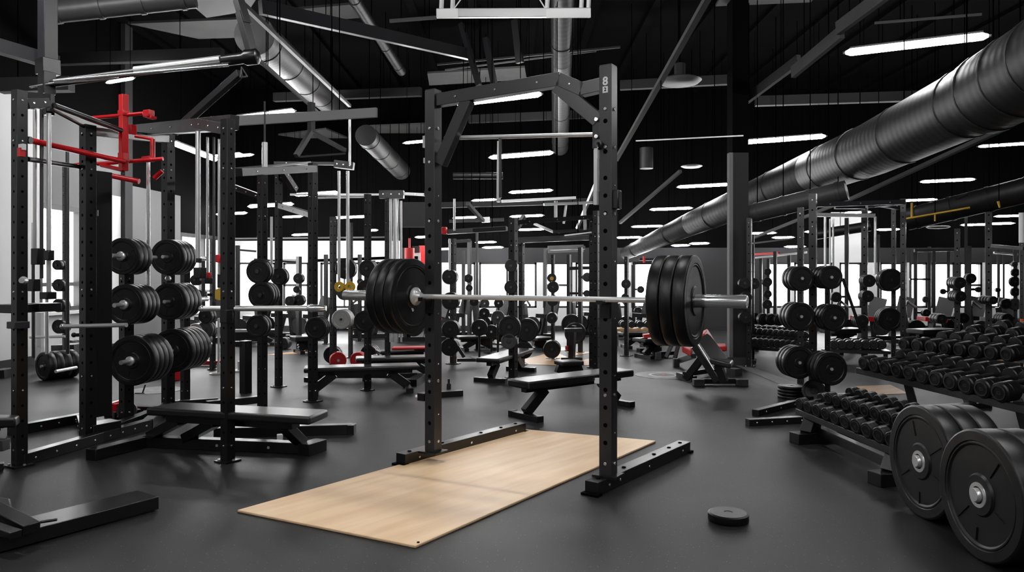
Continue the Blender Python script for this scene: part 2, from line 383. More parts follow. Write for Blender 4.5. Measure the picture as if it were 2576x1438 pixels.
foot(G(1008,1170), G(1312,1086)); foot(G(1488,1245), G(1722,1136))
def onr(px, z):      # a point of the rack's front plane in the column px
    k = (px-CX)/F; tt = (k*uL.y-uL.x)/(ax.x-k*ax.y); p = uL+ax*tt; p.z = CH+(z-CH)*.9387; return p
beamp(hr, onr(1104,2.235), onr(1412,2.262), .06, .075, 'steelg', bolt=3)
beamp(hr, onr(1409,2.262), onr(1468,2.185), .06, .072, 'steelg', bolt=1)
beamp(hr, onr(1464,2.188), onr(1516,2.2), .06, .07, 'steelg')
g = beamp(hr, onr(1108,1.83), onr(1178,2.215), .055, .07, 'steelg', 'gusset')
g = beamp(hr, onr(1403,2.225), onr(1508,2.0), .055, .075, 'steelg', 'gusset')
gm = MB(); a = onr(1506,1.98); gm.box((a.x,a.y,1.90), .05, .05, .2, YAWU); 
for z in (1.86, 1.95): gm.cyl(a+fr*.03+Vector((0,0,z-a.z)), a+fr*.04+Vector((0,0,z-a.z)), .012, seg=8, mi=1)
gm.build('gusset_bracket', [M['steelg'], M['chrome']], hr, bevel=.002)
rod(hr, [onr(1112,2.0)-fr*.03, onr(1512,1.93)-fr*.03], .012, 'brush', 'pull_up_bar')
rod(hr, [onr(1252,1.975)-fr*.03, onr(1252,1.72)-fr*.03, onr(1252,1.60)-fr*.03], .009, 'steelg', 'drop_hook')
# bar and supports
bz = 1.003; bo = .095
def onb(px): 
    p0 = uL+fr*bo; k = (px-CX)/F; tt = (k*p0.y-p0.x)/(ax.x-k*ax.y); p = p0+ax*tt; p.z = bz; return p
for c in (uL, uR):
    k = MB(); b = Vector((c.x,c.y,bz)); k.beam(b+fr*.03+Vector((0,0,-.02)), b+fr*.135+Vector((0,0,-.02)), .035, .010)
    k.beam(b+fr*.132+Vector((0,0,-.026)), b+fr*.132+Vector((0,0,-.004)), .035, .008); k.box(b+fr*.042+Vector((0,0,-.05)), .055, .012, .10, yawH)
    k.build('bar_hook', M['steel'], hr, bevel=.002)
hk = MB(); a = onr(1130,1.96); hk.cyl(a+fr*.0, a+fr*.0+Vector((0,0,.05)), .016, .008); hk.cyl(a, a-Vector((0,0,.02)), .014, mi=1); hk.build('red_clip', [M['red'], M['chrome']], hr)
for px, z, s in ((1062,1.98,-1),(1064,1.86,-1),(1066,1.65,-1)):
    a = onr(px+12, z); MB().box(a, .035, .04, .07 if z > 1.9 else .03, YAWU).build('pin_bracket', M['chrome'] if z>1.8 else M['steel'], hr)
for px, z, h in ((1503,1.86,.14),(1502,1.72,.22),(1501,1.58,.1)):
    a = onr(px, z); MB().box(a+fr*.01, .02, .025, h, YAWU).build('cable_bracket', M['brush'], hr)
a = onr(1549, 1.55); MB().box(a, .05, .05, .1, YAWU).build('bar_holder', M['steel'], hr, bevel=.006)
a = onr(1066, .35); q = MB(); q.box(a, .05, .06, .045, YAWU); q.cyl(a+Vector((-.05,0,0)), a, .012, mi=1); q.build('side_knob', [M['steel'], M['brush']], hr)
a = onr(1516, 1.86)+fr*.045; q = MB(); q.cyl(a, a+fr*.025, .02); q.cyl(a+fr*.02, a+fr*.05+Vector((.02,0,-.03)), .01); q.build('lever_pin', M['steel'], hr)
# white marks near the top of the right post
def text_mark(s, size, c, nrm, par, m, name='mark'):
    cu = bpy.data.curves.new(name, 'FONT'); cu.body = s; cu.size = size; cu.extrude = .0008; cu.align_x = 'CENTER'; cu.align_y = 'CENTER'; cu.offset = size*.03
    to = bpy.data.objects.new(name+'_tmp', cu); COL.objects.link(to); dg = bpy.context.evaluated_depsgraph_get(); me = bpy.data.meshes.new_from_object(to.evaluated_get(dg))
    bpy.data.objects.remove(to)
    n = Vector(nrm).normalized(); xx = Vector((0,0,1)).cross(n).normalized(); R3 = Matrix((xx, n.cross(xx), n)).transposed().to_4x4(); R3.translation = Vector(c)
    o = bpy.data.objects.new(name, me); COL.objects.link(o); me.materials.clear(); me.materials.append(m)
    if par:
        base = Matrix.Identity(4); p = par
        while p is not None: base = p.matrix_basis @ base; p = p.parent
        o.parent = par; R3 = base.inverted() @ R3
    me.transform(R3); return o
nf = Vector((math.sin(YAWU), -math.cos(YAWU), 0)); nf = Vector((math.sin(YAWU), -math.cos(YAWU), 0))
cc = Vector((uR.x,uR.y,0))+nf*.0368
text_mark('8', .060, cc+Vector((0,0,2.143)), nf, hr, M['white'], 'white_number')
q = MB(); q.box(cc+Vector((0,0,2.100)), .030, .002, .034, YAWU); q.build('white_badge', M['white'], hr, bevel=.0005); text_mark('2', .026, cc+nf*.0012+Vector((0,0,2.100)), nf, hr, M['hole'], 'dark_badge_figure')

# ------------------------------------------------------------------ plates
PL = {}
def plate_mesh(kind):
    """unit plate: radius 1, thickness 1 along +Z (front face at z=0, body behind at -1)"""
    if kind in PL: return PL[kind]
    mb = MB()
    seg = {'bumper': 56, 'mid': 32, 'far': 40 if kind == 'far_puck' else 20}[kind.split('_')[0]]
    if kind.startswith('bumper'):
        prof = [(.0,-.12),(.13,-.12),(.13,.0),(.30,.0),(.33,-.09),(.75,-.09),(.78,-.02),(.80,-.02),(.815,-.05),(.83,-.0),(.965,-.0),(.99,-.03),(1,-.10),(1,-.90),(.99,-.97),(.965,-1),(.8,-1),(.78,-.92),(.3,-.92),(.28,-1),(.1,-1),(0,-1)]
    elif kind.startswith('mid'):
        prof = [(.0,-.1),(.12,-.1),(.12,.0),(.28,.0),(.31,-.08),(.74,-.08),(.78,0),(.94,0),(1,-.12),(1,-.88),(.94,-1),(0,-1)]
    elif kind == 'far_puck':
        prof = [(0,-.04),(.2,-.04),(.22,0),(.9,0),(1,-.12),(1,-.9),(.95,-1),(0,-1)]
    else:
        prof = [(.0,-.1),(.16,-.1),(.18,.0),(.93,0),(1,-.15),(1,-.85),(.93,-1),(0,-1)]
    mb.lathe(prof, (0,0,0), (0,0,1), seg)
    if kind == 'bumper_a' or kind == 'bumper_b':
        # raised lines moulded in the face
        for ang, r0, r1 in (((.35,.45,.72),(2.2,.42,.70),(3.14,.55,.76),(4.4,.40,.72),(5.3,.35,.74)) if kind == 'bumper_a' else ((-.6,.40,.72),(2.35,.36,.72),(3.05,.52,.72),(4.3,.38,.6))):
            d = Vector((math.cos(ang), math.sin(ang), 0)); mb.beam(d*r0+Vector((0,0,-.07)), d*r1+Vector((0,0,-.07)), .012, .06)
    o = mb.build('tmp', [M['rubber']]); me = o.data; bpy.data.objects.remove(o); PL[kind] = me
    return me
HUB = {}
def hub_mesh():
    if 'h' not in HUB:
        mb = MB(); mb.lathe([(.13,-.02),(.13,.03),(.075,.03),(.075,-.2)], (0,0,0), (0,0,1), 24); o = mb.build('tmp', [M['brush']]); HUB['h'] = o.data; bpy.data.objects.remove(o)
    return HUB['h']
def plate(c, n, r, th, kind, label, group=None, m=None, hub=False, name='weight_plate'):
    """front face centre c, face normal n"""
    me = plate_mesh(kind)
    if m:
        key = kind+m
        if key not in PL: PL[key] = me.copy(); PL[key].materials.clear(); PL[key].materials.append(M[m])
        me = PL[key]
    o = bpy.data.objects.new(name, me); COL.objects.link(o)
    n = Vector(n).normalized(); q = Vector((0,0,1)).rotation_difference(n)
    o.location = c; o.rotation_euler = (q.to_matrix().to_3x3()).to_euler(); o.scale = (r, r, th)
    tag(o, label, 'weight plate', group)
    if hub:
        h = bpy.data.objects.new('hub_ring', hub_mesh()); COL.objects.link(h); h.parent = o; h['label'] = 'steel ring around the bore'
    return o
def stack(c, n, r, th, k, kind, desc, group=None, m=None, hub=False, shrink=None, what='black rubber weight plate', gap=.002, front='outermost'):
    n = Vector(n).normalized(); c = Vector(c); out = []
    for i in range(k):
        rr = r*(shrink[i] if shrink else 1)
        if k == 1: lab = what+' '+desc
        else: lab = (front if i == 0 else 'innermost' if i == k-1 else ORD[i])+' of '+NUM[k]+' '+what+'s '+desc
        out.append(plate(c-n*(th+gap)*i, n, rr, th, kind, lab, group, m, hub and i == 0))
    return out

# hero barbell
axis = ax.copy()
pL, pR = onb(1043), onb(1752)
br = thing('barbell', 'long steel barbell resting across the big open rack, loaded with six bumper plates', 'barbell', ((pL+pR)/2).to_tuple())
rod(br, [pL, pR-axis*.19], .0145, 'zinc', 'shaft', 20)
TH = .061
for s, p, far in ((-1, pL, onb(868)), (1, pR, onb(1880))):
    mb = MB(); inner = p if s < 0 else p-axis*(3*(TH+.004)+.006)
    mb.lathe([(.0,0),(.031,0),(.033,.004),(.033,.0)], inner, axis*s, 32)
    L_ = (far-inner).length
    mb = MB(); mb.lathe([(0,0),(.03,0),(.032,.004),(.032,L_-.006),(.030,L_),(.022,L_),(.020,L_-.02),(0,L_-.02)], inner, axis*s, 36)
    sl = mb.build('sleeve', M['chrome'], br)
    mb = MB(); mb.lathe([(0,0),(.050,0),(.054,.003),(.054,.012),(.038,.018),(.028,.03),(.022,.05),(0,.05)], inner+axis*s*(-.001), axis*(-s), 32)
    mb.build('collar_flange', M['zinc'], sl)
for i in range(3):
    pl_ = plate(pL-axis*((TH+.0015)*i+.002), axis, .2235, TH, 'bumper', 'big black bumper plate, %s from the rack post, on the barbell left end' % ['first','second','farthest'][i], 'bumper plates on the rack barbell')
    if i == 0:
        q = MB(); side = Vector((axis.y,-axis.x,0)); q0 = pL-axis*(.002+.0048)+side*.012; u_ = (Vector((0,0,1))*.9+side*.5).normalized(); v_ = axis.cross(u_)
        q.beam(q0-Vector((0,0,.074))-u_*.015, q0-Vector((0,0,.074))+u_*.015, .014, .003, up=axis); q.build('white_logo_mark', M['white'], pl_)
    plate(pR-axis*((TH+.0015)*i+.002), axis, .2235, TH, 'bumper', 'big black bumper plate on the barbell right end, %s' % ['outermost with full face showing','middle of its three','nearest the rack post'][i], 'bumper plates on the rack barbell')

# right foreground barbells (plates on the floor)
for (px, py, Y, r, k, th, kd, nm) in ((2311,1160,3.45,.260,3,.085,'bumper_a','farther'), (2460,1240,2.93,.258,2,.10,'bumper_b','nearer')):
    X = (px-CX)*Y/F; c = Vector((X, Y, r)); n = Vector((-1, -.03, 0)).normalized()
    b = thing('barbell', nm+' of the two huge floor barbells, mostly hidden by its plates at right', 'barbell', (X+.5, Y, 0))
    rod(b, [c, c-n*1.1], .02, 'brush', 'shaft')
    mb = MB(); mb.lathe([(0,.018),(.024,.018),(.029,.011),(.029,0),(.029,-.06)], c, n, 32); mb.lathe([(.034,-.012),(.050,-.012),(.052,-.006),(.049,.003),(.034,.003)], c, n, 32)
    mb.build('sleeve_cap', M['brush'], b)
    stack(c, n, r, th, k, kd, 'on the %s floor barbell at right' % nm, 'huge plates of the floor barbells', what='huge black bumper plate')

# ------------------------------------------------------------------ dumbbells
def dumbbell_proto(hub=True):
    e = bpy.data.objects.new('dumbbell', None); COL.objects.link(e)
    e.matrix_basis = Matrix.Identity(4)
    for s in (-1, 1):
        mb = MB(); mb.lathe([(0,.5),(.12,.5),(.125,.485),(.19,.485),(.20,.497),(.205,.485),(.215,.49),(.245,.485),(.25,.46),(.25,.29),(.235,.27),(.1,.265),(0,.265)] if 0 else
                            [(0,.492),(.105,.492),(.108,.5),(.118,.5),(.121,.490),(.155,.487),(.17,.47),(.172,.40),(.168,.395),(.172,.39),(.172,.27),(.16,.255),(.06,.25),(0,.25)], (0,0,0), (s,0,0), 24)
        h = mb.build('head', M['rubber'], e)
        q = MB(); q.box((s*.4925, -.022, .0), .004, .008, .05); q.box((s*.4925, .012, .02), .004, .04, .008); q.box((s*.4925, .012, -.02), .004, .04, .008); q.box((s*.4925, .03, .0), .004, .008, .045); q.build('number_mark', M['rubberg'], h); q = MB(); q.lathe([(.108,s*.499),(.108,s*.5015),(.118,s*.5015),(.118,s*.499)], (0,0,0), (1,0,0), 24); q.build('face_ring', M['rubberg'], h)
    MB().lathe([(.0,-.26),(.045,-.26),(.04,-.2),(.035,0),(.04,.2),(.045,.26),(0,.26)], (0,0,0), (1,0,0), 12).build('handle', M['handle'], e)
    return e
DB = dumbbell_proto(); DBUSED = [False]
def dumbbell(c, d, L, r, label, group):
    """c: centre of the near face; d: direction from there along the dumbbell"""
    if not DBUSED[0]: o = DB; DBUSED[0] = True
    else: o = copy_tree(DB)
    d = Vector(d).normalized(); q = Vector((1,0,0)).rotation_difference(d)
    o.location = Vector(c)+d*L/2; o.rotation_euler = q.to_euler(); k = r/.172; o.scale = (L, k, k)
    return tag(o, label, 'dumbbell', group)
def db_row(A, B, n, d, L, r, desc, group, r2=None):
    for i in range(n):
        t_ = i/(n-1); rr = r+((r2 or r)-r)*t_
        dumbbell(A.lerp(B, t_), d, L, rr, ('nearest' if i == n-1 else ORD[n-1-i]+' nearest')+' '+desc, group)
    return
# big two-tier dumbbell rack
d1 = Vector((.93,.28,.10)).normalized()
A1, B1 = G(2170,917,.35), G(2511,992,.35); A1.z = B1.z = .36
db_row(A1, B1, 11, d1, .54, .064, 'thick black dumbbell on the lower tier, big rack', 'dumbbells on the lower tier of the big dumbbell rack', .068)
A2, B2 = G(2270,869,.48), G(2530,895,.48); A2.z = B2.z = .49
db_row(A2, B2, 8, d1, .60, .063, 'black dumbbell on the upper tier of the big rack', 'dumbbells on the upper tier of the big dumbbell rack', .066)
A2b = A2+Vector((.76,.22,.09)); B2b = B2+Vector((.76,.22,.09))
db_row(A2b, B2b, 6, d1, .5, .07, 'black dumbbell in the back row of the big rack', 'dumbbells in the back row of the big dumbbell rack')
rk = thing('dumbbell_rack', 'big black two-tier dumbbell rack along the right side', 'dumbbell rack', (3.3,5.4,0))
rowd = (B1-A1).normalized()
for A_, B_, z in ((A1, B1, .36), (A2, B2, .49)):
    for off, dz in ((.05,-.085),(.36,-.05)):
        a = A_+d1*off-rowd*.15; b = B_+d1*off+rowd*(.2 if A_ is A1 else .12); a.z += dz; b.z += dz
        beamp(rk, a, b, .035, .05, name='shelf_rail', bevel=.003)
for k in (.22, .98):
    a = A1.lerp(B1, k); f0 = Vector((a.x+.12,a.y,.02)); f1 = Vector((a.x+1.0,a.y+.25,.02)); 
    beamp(rk, f0, f1, .07, .05, name='base_rail'); t0 = A1.lerp(B1,k)+d1*.2; t0.z = .30; b0 = f0.lerp(f1,.15)
    beamp(rk, b0, t0, .06, .09, name='leg'); t1 = A2.lerp(B2, k)+d1*.3; t1.z = .42; beamp(rk, f0.lerp(f1,.8), t1, .06, .08, name='leg')
# small dumbbell rack
d2 = Vector((.93,.30,.14)).normalized()
A3, B3 = G(2010,1017,.25), G(2240,1108,.25)
db_row(A3, B3, 10, d2, .24, .042, 'small black dumbbell in the front row of the low rack', 'small dumbbells in the front row of the low rack', .048)
A4, B4 = G(2082,1003,.31), G(2285,1070,.31)
db_row(A4, B4, 9, d2, .24, .042, 'small black dumbbell in the rear row of the low rack', 'small dumbbells in the rear row of the low rack', .048)
r2 = thing('dumbbell_rack', 'low black dumbbell rack with small dumbbells beside the huge plates', 'dumbbell rack', (1.95,4.4,0))
rd = (B3-A3).normalized()
for A_, B_, off, dz in ((A3,B3,.03,-.065),(A3,B3,.2,-.05),(A4,B4,.03,-.06),(A4,B4,.2,-.05)):
    a = A_+d2*off-rd*.08; b = B_+d2*off+rd*.09; a.z += dz; b.z += dz; beamp(r2, a, b, .03, .04, name='shelf_rail')
for k in (.03, .93):
    a = A3.lerp(B3,k); f0 = Vector((a.x-.06,a.y-.03,.035)); f1 = Vector((a.x+.62,a.y+.16,.035)); beamp(r2, f0, f1, .10, .07, name='base_rail')
    b0 = f0.lerp(f1,.16); b0.z = .06; t0 = a+d2*.12; t0.z = .2; beamp(r2, b0, t0, .09, .08, name='leg'); t0 = a+d2*.5; t0.z = .24; b0 = f0.lerp(f1,.8); b0.z=.06; beamp(r2, b0, t0, .07, .07, name='leg')
a = A3.lerp(B3,.05)+Vector((.12,.0,-.17)); b = A3.lerp(B3,.92)+Vector((.12,.0,-.17)); beamp(r2, a, b, .05, .06, name='lower_brace')
# far dumbbell rack right of the pillar
A5, B5 = P(1872,866,9.6), P(2030,884,9.0); A5.z = B5.z = .26; A6, B6 = P(1900,848,9.9), P(2024,858,9.3); A6.z = B6.z = .36
A7, B7 = P(1895,800,11.0), P(2015,806,10.6)
db_row(A5, B5, 12, (.25,.95,.1), .3, .055, 'black dumbbell in the front row of the far rack beyond the pillar', 'dumbbells in the front row of the far rack')
db_row(A6, B6, 10, (.25,.95,.1), .3, .055, 'black dumbbell in the back row of the far rack beyond the pillar', 'dumbbells in the back row of the far rack')
db_row(A7, B7, 7, (.2,-.97,0), .3, .085, 'bigger black dumbbell on the raised shelf beyond the pillar', 'dumbbells on the raised shelf beyond the pillar')
r3 = thing('dumbbell_rack', 'far low dumbbell rack just right of the grey pillar', 'dumbbell rack', ((A5+B5)/2*1.0).to_tuple()[:2]+(0,))
for A_, B_, dz in ((A5,B5,-.07),(A6,B6,-.07)):
    beamp(r3, A_+Vector((-.1,.03,dz)), B_+Vector((.1,.03,dz)), .05, .04, name='shelf_rail'); beamp(r3, A_+Vector((-.1,.25,dz)), B_+Vector((.1,.25,dz)), .05, .04, name='shelf_rail')
for k in (.12,.88):
    a = A5.lerp(B5,k); beamp(r3, Vector((a.x,a.y-.1,.02)), Vector((a.x+.1,a.y+.6,.02)), .06,.04, name='base_rail'); beamp(r3, Vector((a.x+.01,a.y,.03)), Vector((a.x+.1,a.y+.25,.25)), .06,.05, name='leg')
r4 = thing('dumbbell_shelf', 'raised dumbbell shelf far behind the right posts', 'dumbbell rack', ((A7+B7)/2).to_tuple()[:2]+(0,))
beamp(r4, A7+Vector((-.1,-.05,-.11)), B7+Vector((.1,-.05,-.11)), .3,.04, name='shelf')
for k in (.05,.95): a = A7.lerp(B7,k); beamp(r4, Vector((a.x,a.y-.05,.0)), Vector((a.x,a.y-.05,a.z-.12)), .06,.06, name='leg')

# ------------------------------------------------------------------ ceiling lights
LAMPN = [0]
def soft(Yf): return Yf if Yf < 9.5 else 9.5+4.9*(1-math.exp(-(Yf-9.5)/9.0))
LP = MB(); 
def lamp(px, py, lpx, label, slope=None, group='ceiling tube lights', col=None):
    Yf = 2.4*F/(HY-py); Y = soft(Yf); s = Y/F
    c = P(px, py, Y); th = .45
    L = lpx*s/(math.cos(th)+max(-.9,(px-CX)/F)*math.sin(th))
    d = Vector((math.cos(th), -math.sin(th), 0))
    t = thing('ceiling_light', label, 'ceiling light', c.to_tuple(), group)
    r = .032*min(1.25, max(.6, L/1.1)) ; a, b = c-d*L/2, c+d*L/2
    m1 = MB(); m1.lathe([(0,0),(r*.35,0),(r*.95,.05),(r,.07),(r,L-.07),(r*.95,L-.05),(r*.35,L),(0,L)], a, d, 12); m1.build('tube', M['tube'], t)
    m2 = MB(); m2.beam(a+d*.05+Vector((0,0,r*1.15)), b-d*.05+Vector((0,0,r*1.15)), r*1.1, r*.5); m2.build('housing', M['joist'], t)
    for e, s_ in ((a, -1), (b, 1)):
        MB().cyl(e-d*s_*.01, e+d*s_*.02, r*.45, r*.3, 8).build('end_cap', M['brush'], t)
        p = e-d*s_*L*.14+Vector((0,0,r)); MB().cyl(p, Vector((p.x,p.y,ZC-.02)), .0035, seg=5).build('hanger_rod', M['rodblk'], t)
lamps = [(2300,112,362,'largest tube light, upper right, nearest of the right row'),(1972,350,206,'tube light of the right row beside the big duct, second nearest'),
 (1768,467,130,'tube light just left of the grey pillar top'),(1688,525,106,'tube light left of the pillar, fourth of the right row'),(1628,569,78,'fifth tube light of the receding right row'),(1582,597,64,'farthest tube light of the right row behind the rack post'),
 (1252,249,215,'long tube light right under the big rack crossbeam'),(1310,390,160,'tube light hanging in the rack opening, second from top'),(1335,481,108,'third tube light down in the rack opening'),(1218,503,62,'short tube light left of the third one in the rack opening'),
 (1325,543,84,'tube light behind the smaller rack top, centre'),(1336,577,66,'small tube light under the centre rack beam'),(1170,547,60,'small tube light right of the left rack post'),(1222,609,50,'tiny far tube light centre, upper of two'),(1240,622,50,'tiny far tube light centre, lower of two'),(1115,626,36,'tiny far tube light close to the left rack post'),
 (415,18,118,'tube light at the top left beside the bright duct'),(302,202,70,'tube light under the silver pull-up bar, upper left'),(305,471,92,'tube light below the red arms, left'),(562,391,90,'level tube light behind the left cable poles, touching the diagonal one'),(612,391,50,'short tube light end right of the left rig post'),
 (795,487,108,'tube light behind the mid-left rack post'),(680,516,112,'tube light crossing behind the twin mid-left posts'),(880,546,80,'tube light behind the silver cable poles'),(582,537,76,'tube light low behind the left rig post'),(735,545,50,'small tube light between the mid-left posts'),(758,590,46,'tiny low tube light left of the mid-left rack post'),(935,579,30,'tiny tube light right of the silver cable poles'),(1045,357,60,'tube light left of the big rack, half hidden by its post'),(1060,596,30,'tiny far tube light left of the big rack'),
 (665,288,150,'long dim tube light above the left rack crossbeam'),(15,380,70,'tube light cut by the left edge of the photo'),
 (2530,364,140,'tube light cut by the right edge, upper'),(2383,454,138,'tube light under the duct at right'),(2310,503,92,'tube light behind the right rack top'),(2158,534,66,'tube light inside the right rack top'),(1920,586,64,'tube light right of the pillar, left one'),(1970,597,54,'tube light right of the pillar, right one'),(1712,617,44,'far tube light right above the right bumper plates'),(1760,612,48,'far tube light joining the pillar left side'),
 (2055,582,60,'tube light behind the right plate tree post'),(2234,577,58,'tube light low behind the right rack posts'),(2450,565,66,'low tube light far right, behind the tall post'),(2520,562,62,'low tube light far right of the tall post'),(2540,543,76,'tube light far right edge, middle'),(2000,620,50,'tiny far tube light over the red bar at right')]
for l in lamps: lamp(*l)
a, b = P(437,360,9.95), P(545,402,11.4); t = thing('ceiling_light', 'diagonal tube light slanting down behind the left cable poles', 'ceiling light', ((a+b)/2).to_tuple(), 'ceiling tube lights'); Ld = (b-a).length
MB().lathe([(0,0),(.012,0),(.03,.05),(.034,.07),(.034,Ld-.07),(.03,Ld-.05),(.012,Ld),(0,Ld)], a, b-a, 12).build('tube', M['tube'], t); MB().beam(a.lerp(b,.04)+Vector((0,0,.04)), a.lerp(b,.96)+Vector((0,0,.04)), .04,.02).build('housing', M['joist'], t)
for f_ in (.15,.85): p_ = a.lerp(b,f_)+Vector((0,0,.03)); MB().cyl(p_, Vector((p_.x,p_.y,ZC-.02)), .0035, seg=5).build('hanger_rod', M['rodblk'], t)
# unseen tube lamps added over and behind the camera for more room light
for x, y in ((-3.2,4.2),(.2,4.6),(3.0,3.4),(-1.6,1.2),(1.8,.6),(-3.8,-.8),(4.6,0.5),(0,-1.8)):
    c = Vector((x,y,3.53)); t = thing('ceiling_light', 'unseen tube light added above the frame to light the room', 'ceiling light', c.to_tuple(), 'unseen tube lights added above the frame')
    d = Vector((math.cos(.45),-math.sin(.45),0)); MB().lathe([(0,0),(.03,.02),(.04,.07),(.04,1.2),(.03,1.25),(0,1.27)], c-d*.63, d, 10).build('tube', M['tube'], t)
    MB().beam(c-d*.55+Vector((0,0,.05)), c+d*.55+Vector((0,0,.05)), .05,.02).build('housing', M['joist'], t)
    for s_ in (-.4,.4): p = c+d*s_+Vector((0,0,.05)); MB().cyl(p, Vector((p.x,p.y,ZC-.02)), .0035, seg=5).build('hanger_rod', M['rodblk'], t)

# ------------------------------------------------------------------ ducts and roof steel
def duct(name, pts, m, label, seg=28, bands=True, cat='air duct'):
    """pts: (px,py,Y,r)"""
    ps = [(P(a,b,Y), r) for a,b,Y,r in pts]
    e = ps[0][0]; mid = (ps[0][0]+ps[-1][0])/2
    o = MB()
    for (p, r), (q, r2_) in zip(ps, ps[1:]): o.cyl(p, q, r, r2_, seg, caps=True)
    zax = (ps[-1][0]-ps[0][0]).normalized(); q = Vector((0,0,1)).rotation_difference(zax)
    root = bpy.data.objects.new(name, None); COL.objects.link(root); root.matrix_basis = Matrix.Translation(ps[0][0]) @ q.to_matrix().to_4x4()
    tag(root, label, cat)
    o.build('duct_pipe', M[m], root)
    if not bands and 'duct' in label: MB().cyl(mid, (mid.x,mid.y,ZC-.01), .006, seg=6).build('hanger_rod', M['rodblk'], root)
    if bands:
        n = max(3, int((ps[-1][0]-ps[0][0]).length/1.1))
        for i in range(n+1):
            tt = (i+.3)/(n+.6)*(len(ps)-1); k = min(int(tt), len(ps)-2); f = tt-k; p = ps[k][0].lerp(ps[k+1][0], f); r = ps[k][1]*(1-f)+ps[k+1][1]*f
            d = (ps[k+1][0]-ps[k][0]).normalized(); MB().lathe([(r,-.02),(r+.008,-.018),(r+.008,.018),(r,.02)], p, d, seg).build('joint_band', M[m], root)
            MB().cyl((p.x,p.y,p.z+r*.9), (p.x,p.y,ZC-.01), .006, seg=6).build('hanger_rod', M['rodblk'], root)
    return root
duct('air_duct', [(1417,-140,8.0,.145),(1413,150,10.2,.145),(1409,372,13.6,.145)], 'duct', 'round grey air duct running away above the middle of the big rack')
duct('air_duct', [(640,88,7.4,.20),(845,268,12.0,.2)], 'duct', 'fat dark spiral duct slanting down behind the left frames')
duct('air_duct', [(2760,80,5.0,.34),(2480,240,6.3,.34)], 'duct', 'upper right end of the huge black duct, widest section')
duct('air_duct', [(2490,232,6.2,.31),(2200,372,8.3,.305),(2050,432,10.0,.29),(1740,562,13.0,.205),(1572,638,14.6,.12)], 'duct', 'huge dark spiral duct sweeping from upper right down to the back wall')
duct('air_duct', [(1886,538,9.4,.115),(2130,478,8.8,.12)], 'ductlt', 'short brighter duct under the huge duct, right of the pillar')
duct('air_duct', [(2282,552,10.8,.16),(2620,468,9.6,.17)], 'duct', 'dark duct low at the far right above the tall posts')
duct('air_duct', [(110,34,5.9,.085),(490,-8,6.1,.09)], 'ductlt', 'bright ribbed duct crossing the top left corner')
duct('air_duct', [(920,340,11,.16),(1010,430,13.5,.16)], 'duct', 'short dim duct left of the big rack top')
duct('air_duct', [(880,-20,9.0,.07),(1010,180,11.5,.07)], 'duct', 'thin dim duct near the top left of centre')
duct('air_duct', [(1626,372,12.2,.11),(1626,424,12.2,.11)], 'duct', 'vertical duct stub right of the big rack', bands=False)
duct('air_duct', [(1140,442,11.2,.05),(1265,442,11.2,.05)], 'duct', 'short level pipe behind the left gusset of the big rack', bands=False)
duct('air_duct', [(2040,592,13.4,.09),(2190,568,13.0,.09)], 'duct', 'far small duct behind the right rack top', bands=False)
duct('yellow_pipe', [(2268,552,10.4,.014),(2440,522,10.0,.014)], 'yellow', 'yellow gas pipe slanting below the far right duct', bands=False, cat='pipe')
duct('yellow_pipe', [(2294,510,10.3,.014),(2294,548,10.35,.014)], 'yellow', 'upright yellow pipe piece left of the far right duct', bands=False, cat='pipe')
duct('yellow_pipe', [(2352,537,10.2,.01),(2352,556,10.2,.01)], 'yellow', 'short yellow drop pipe under the slanting yellow pipe', bands=False, cat='pipe')
duct('yellow_hook', [(2511,506,9.6,.016),(2515,522,9.6,.01)], 'yellow', 'small yellow hook under the duct at far right', bands=False, cat='hook')
def rail(label, p, q, w, h, m='joist', name='roof_rail', n=2, cat='roof rail'):
    p, q = P(*p), P(*q); t = thing(name, label, cat, p.to_tuple()); MB().beam(p, q, w, h).build('rail', M[m], t)
    for i in range(n):
        a = p.lerp(q, (i+.5)/n); 
        if a.z < ZC-.15: MB().cyl(a+Vector((0,0,h/2)), (a.x,a.y,ZC-.02), .005, seg=5).build('hanger_rod', M['rodblk'], t)
    return t
rail('long grey rail slanting down from the top right of the big rack', (1800,-40,6.4), (1550,402,11.5), .06, .05, 'tile')
rail('wide grey beam slanting across the upper right ceiling, upper piece', (2232,-20,6.6), (2108,72,7.3), .05, .13, 'tile')
rail('wide dim beam slanting across the upper right ceiling, middle piece', (2118,80,7.3), (1995,182,8.3), .05, .13, 'tile')
rail('narrow dim beam slanting across the upper right ceiling, lower piece', (2010,150,8.4), (1848,272,9.8), .05, .12, 'joist')
rail('thin strip rail slanting left of the pillar lights', (1712,430,12.0), (1560,560,14.0), .05, .05, 'tile')
rail('level thin rod left of the second right-row light', (1600,354,8.6), (1870,341,7.8), .012, .012, 'brush')
rail('thin rod above the largest tube light', (2200,58,7.0), (2470,36,6.6), .02, .02, 'tile')
rail('long silver rail falling from upper left to the centre', (655,18,6.8), (1185,138,9.2), .06, .13, 'steelg')
rail('grey bar falling from the long silver rail end to the rack beam', (1160,60,9.2), (1205,215,9.0), .06, .06, 'steelg')
rail('second grey bar falling behind the rack beam', (1222,95,9.6), (1243,212,9.6), .07, .06, 'steelg')
rail('dim vertical strut left of the middle duct', (1296,50,10.0), (1308,158,10.0), .10, .06, 'joist')
rail('thin conduit level behind the middle duct', (1100,162,10.5), (1560,118,9.6), .025, .025, 'joist')
rail('second thin conduit level behind the middle duct', (1120,176,10.6), (1500,128,9.8), .02, .02, 'tile')
rail('long thin tube along the fat spiral duct, upper edge', (600,0,5.6), (880,266,9.0), .035, .035, 'steelg')
rail('thin strip along the fat spiral duct, lower edge', (650,150,6.0), (820,300,8.4), .02, .03, 'tile')
rail('short grey arm left of the white hanging frame', (980,53,7.1), (1098,44,7.1), .02, .03, 'tile')
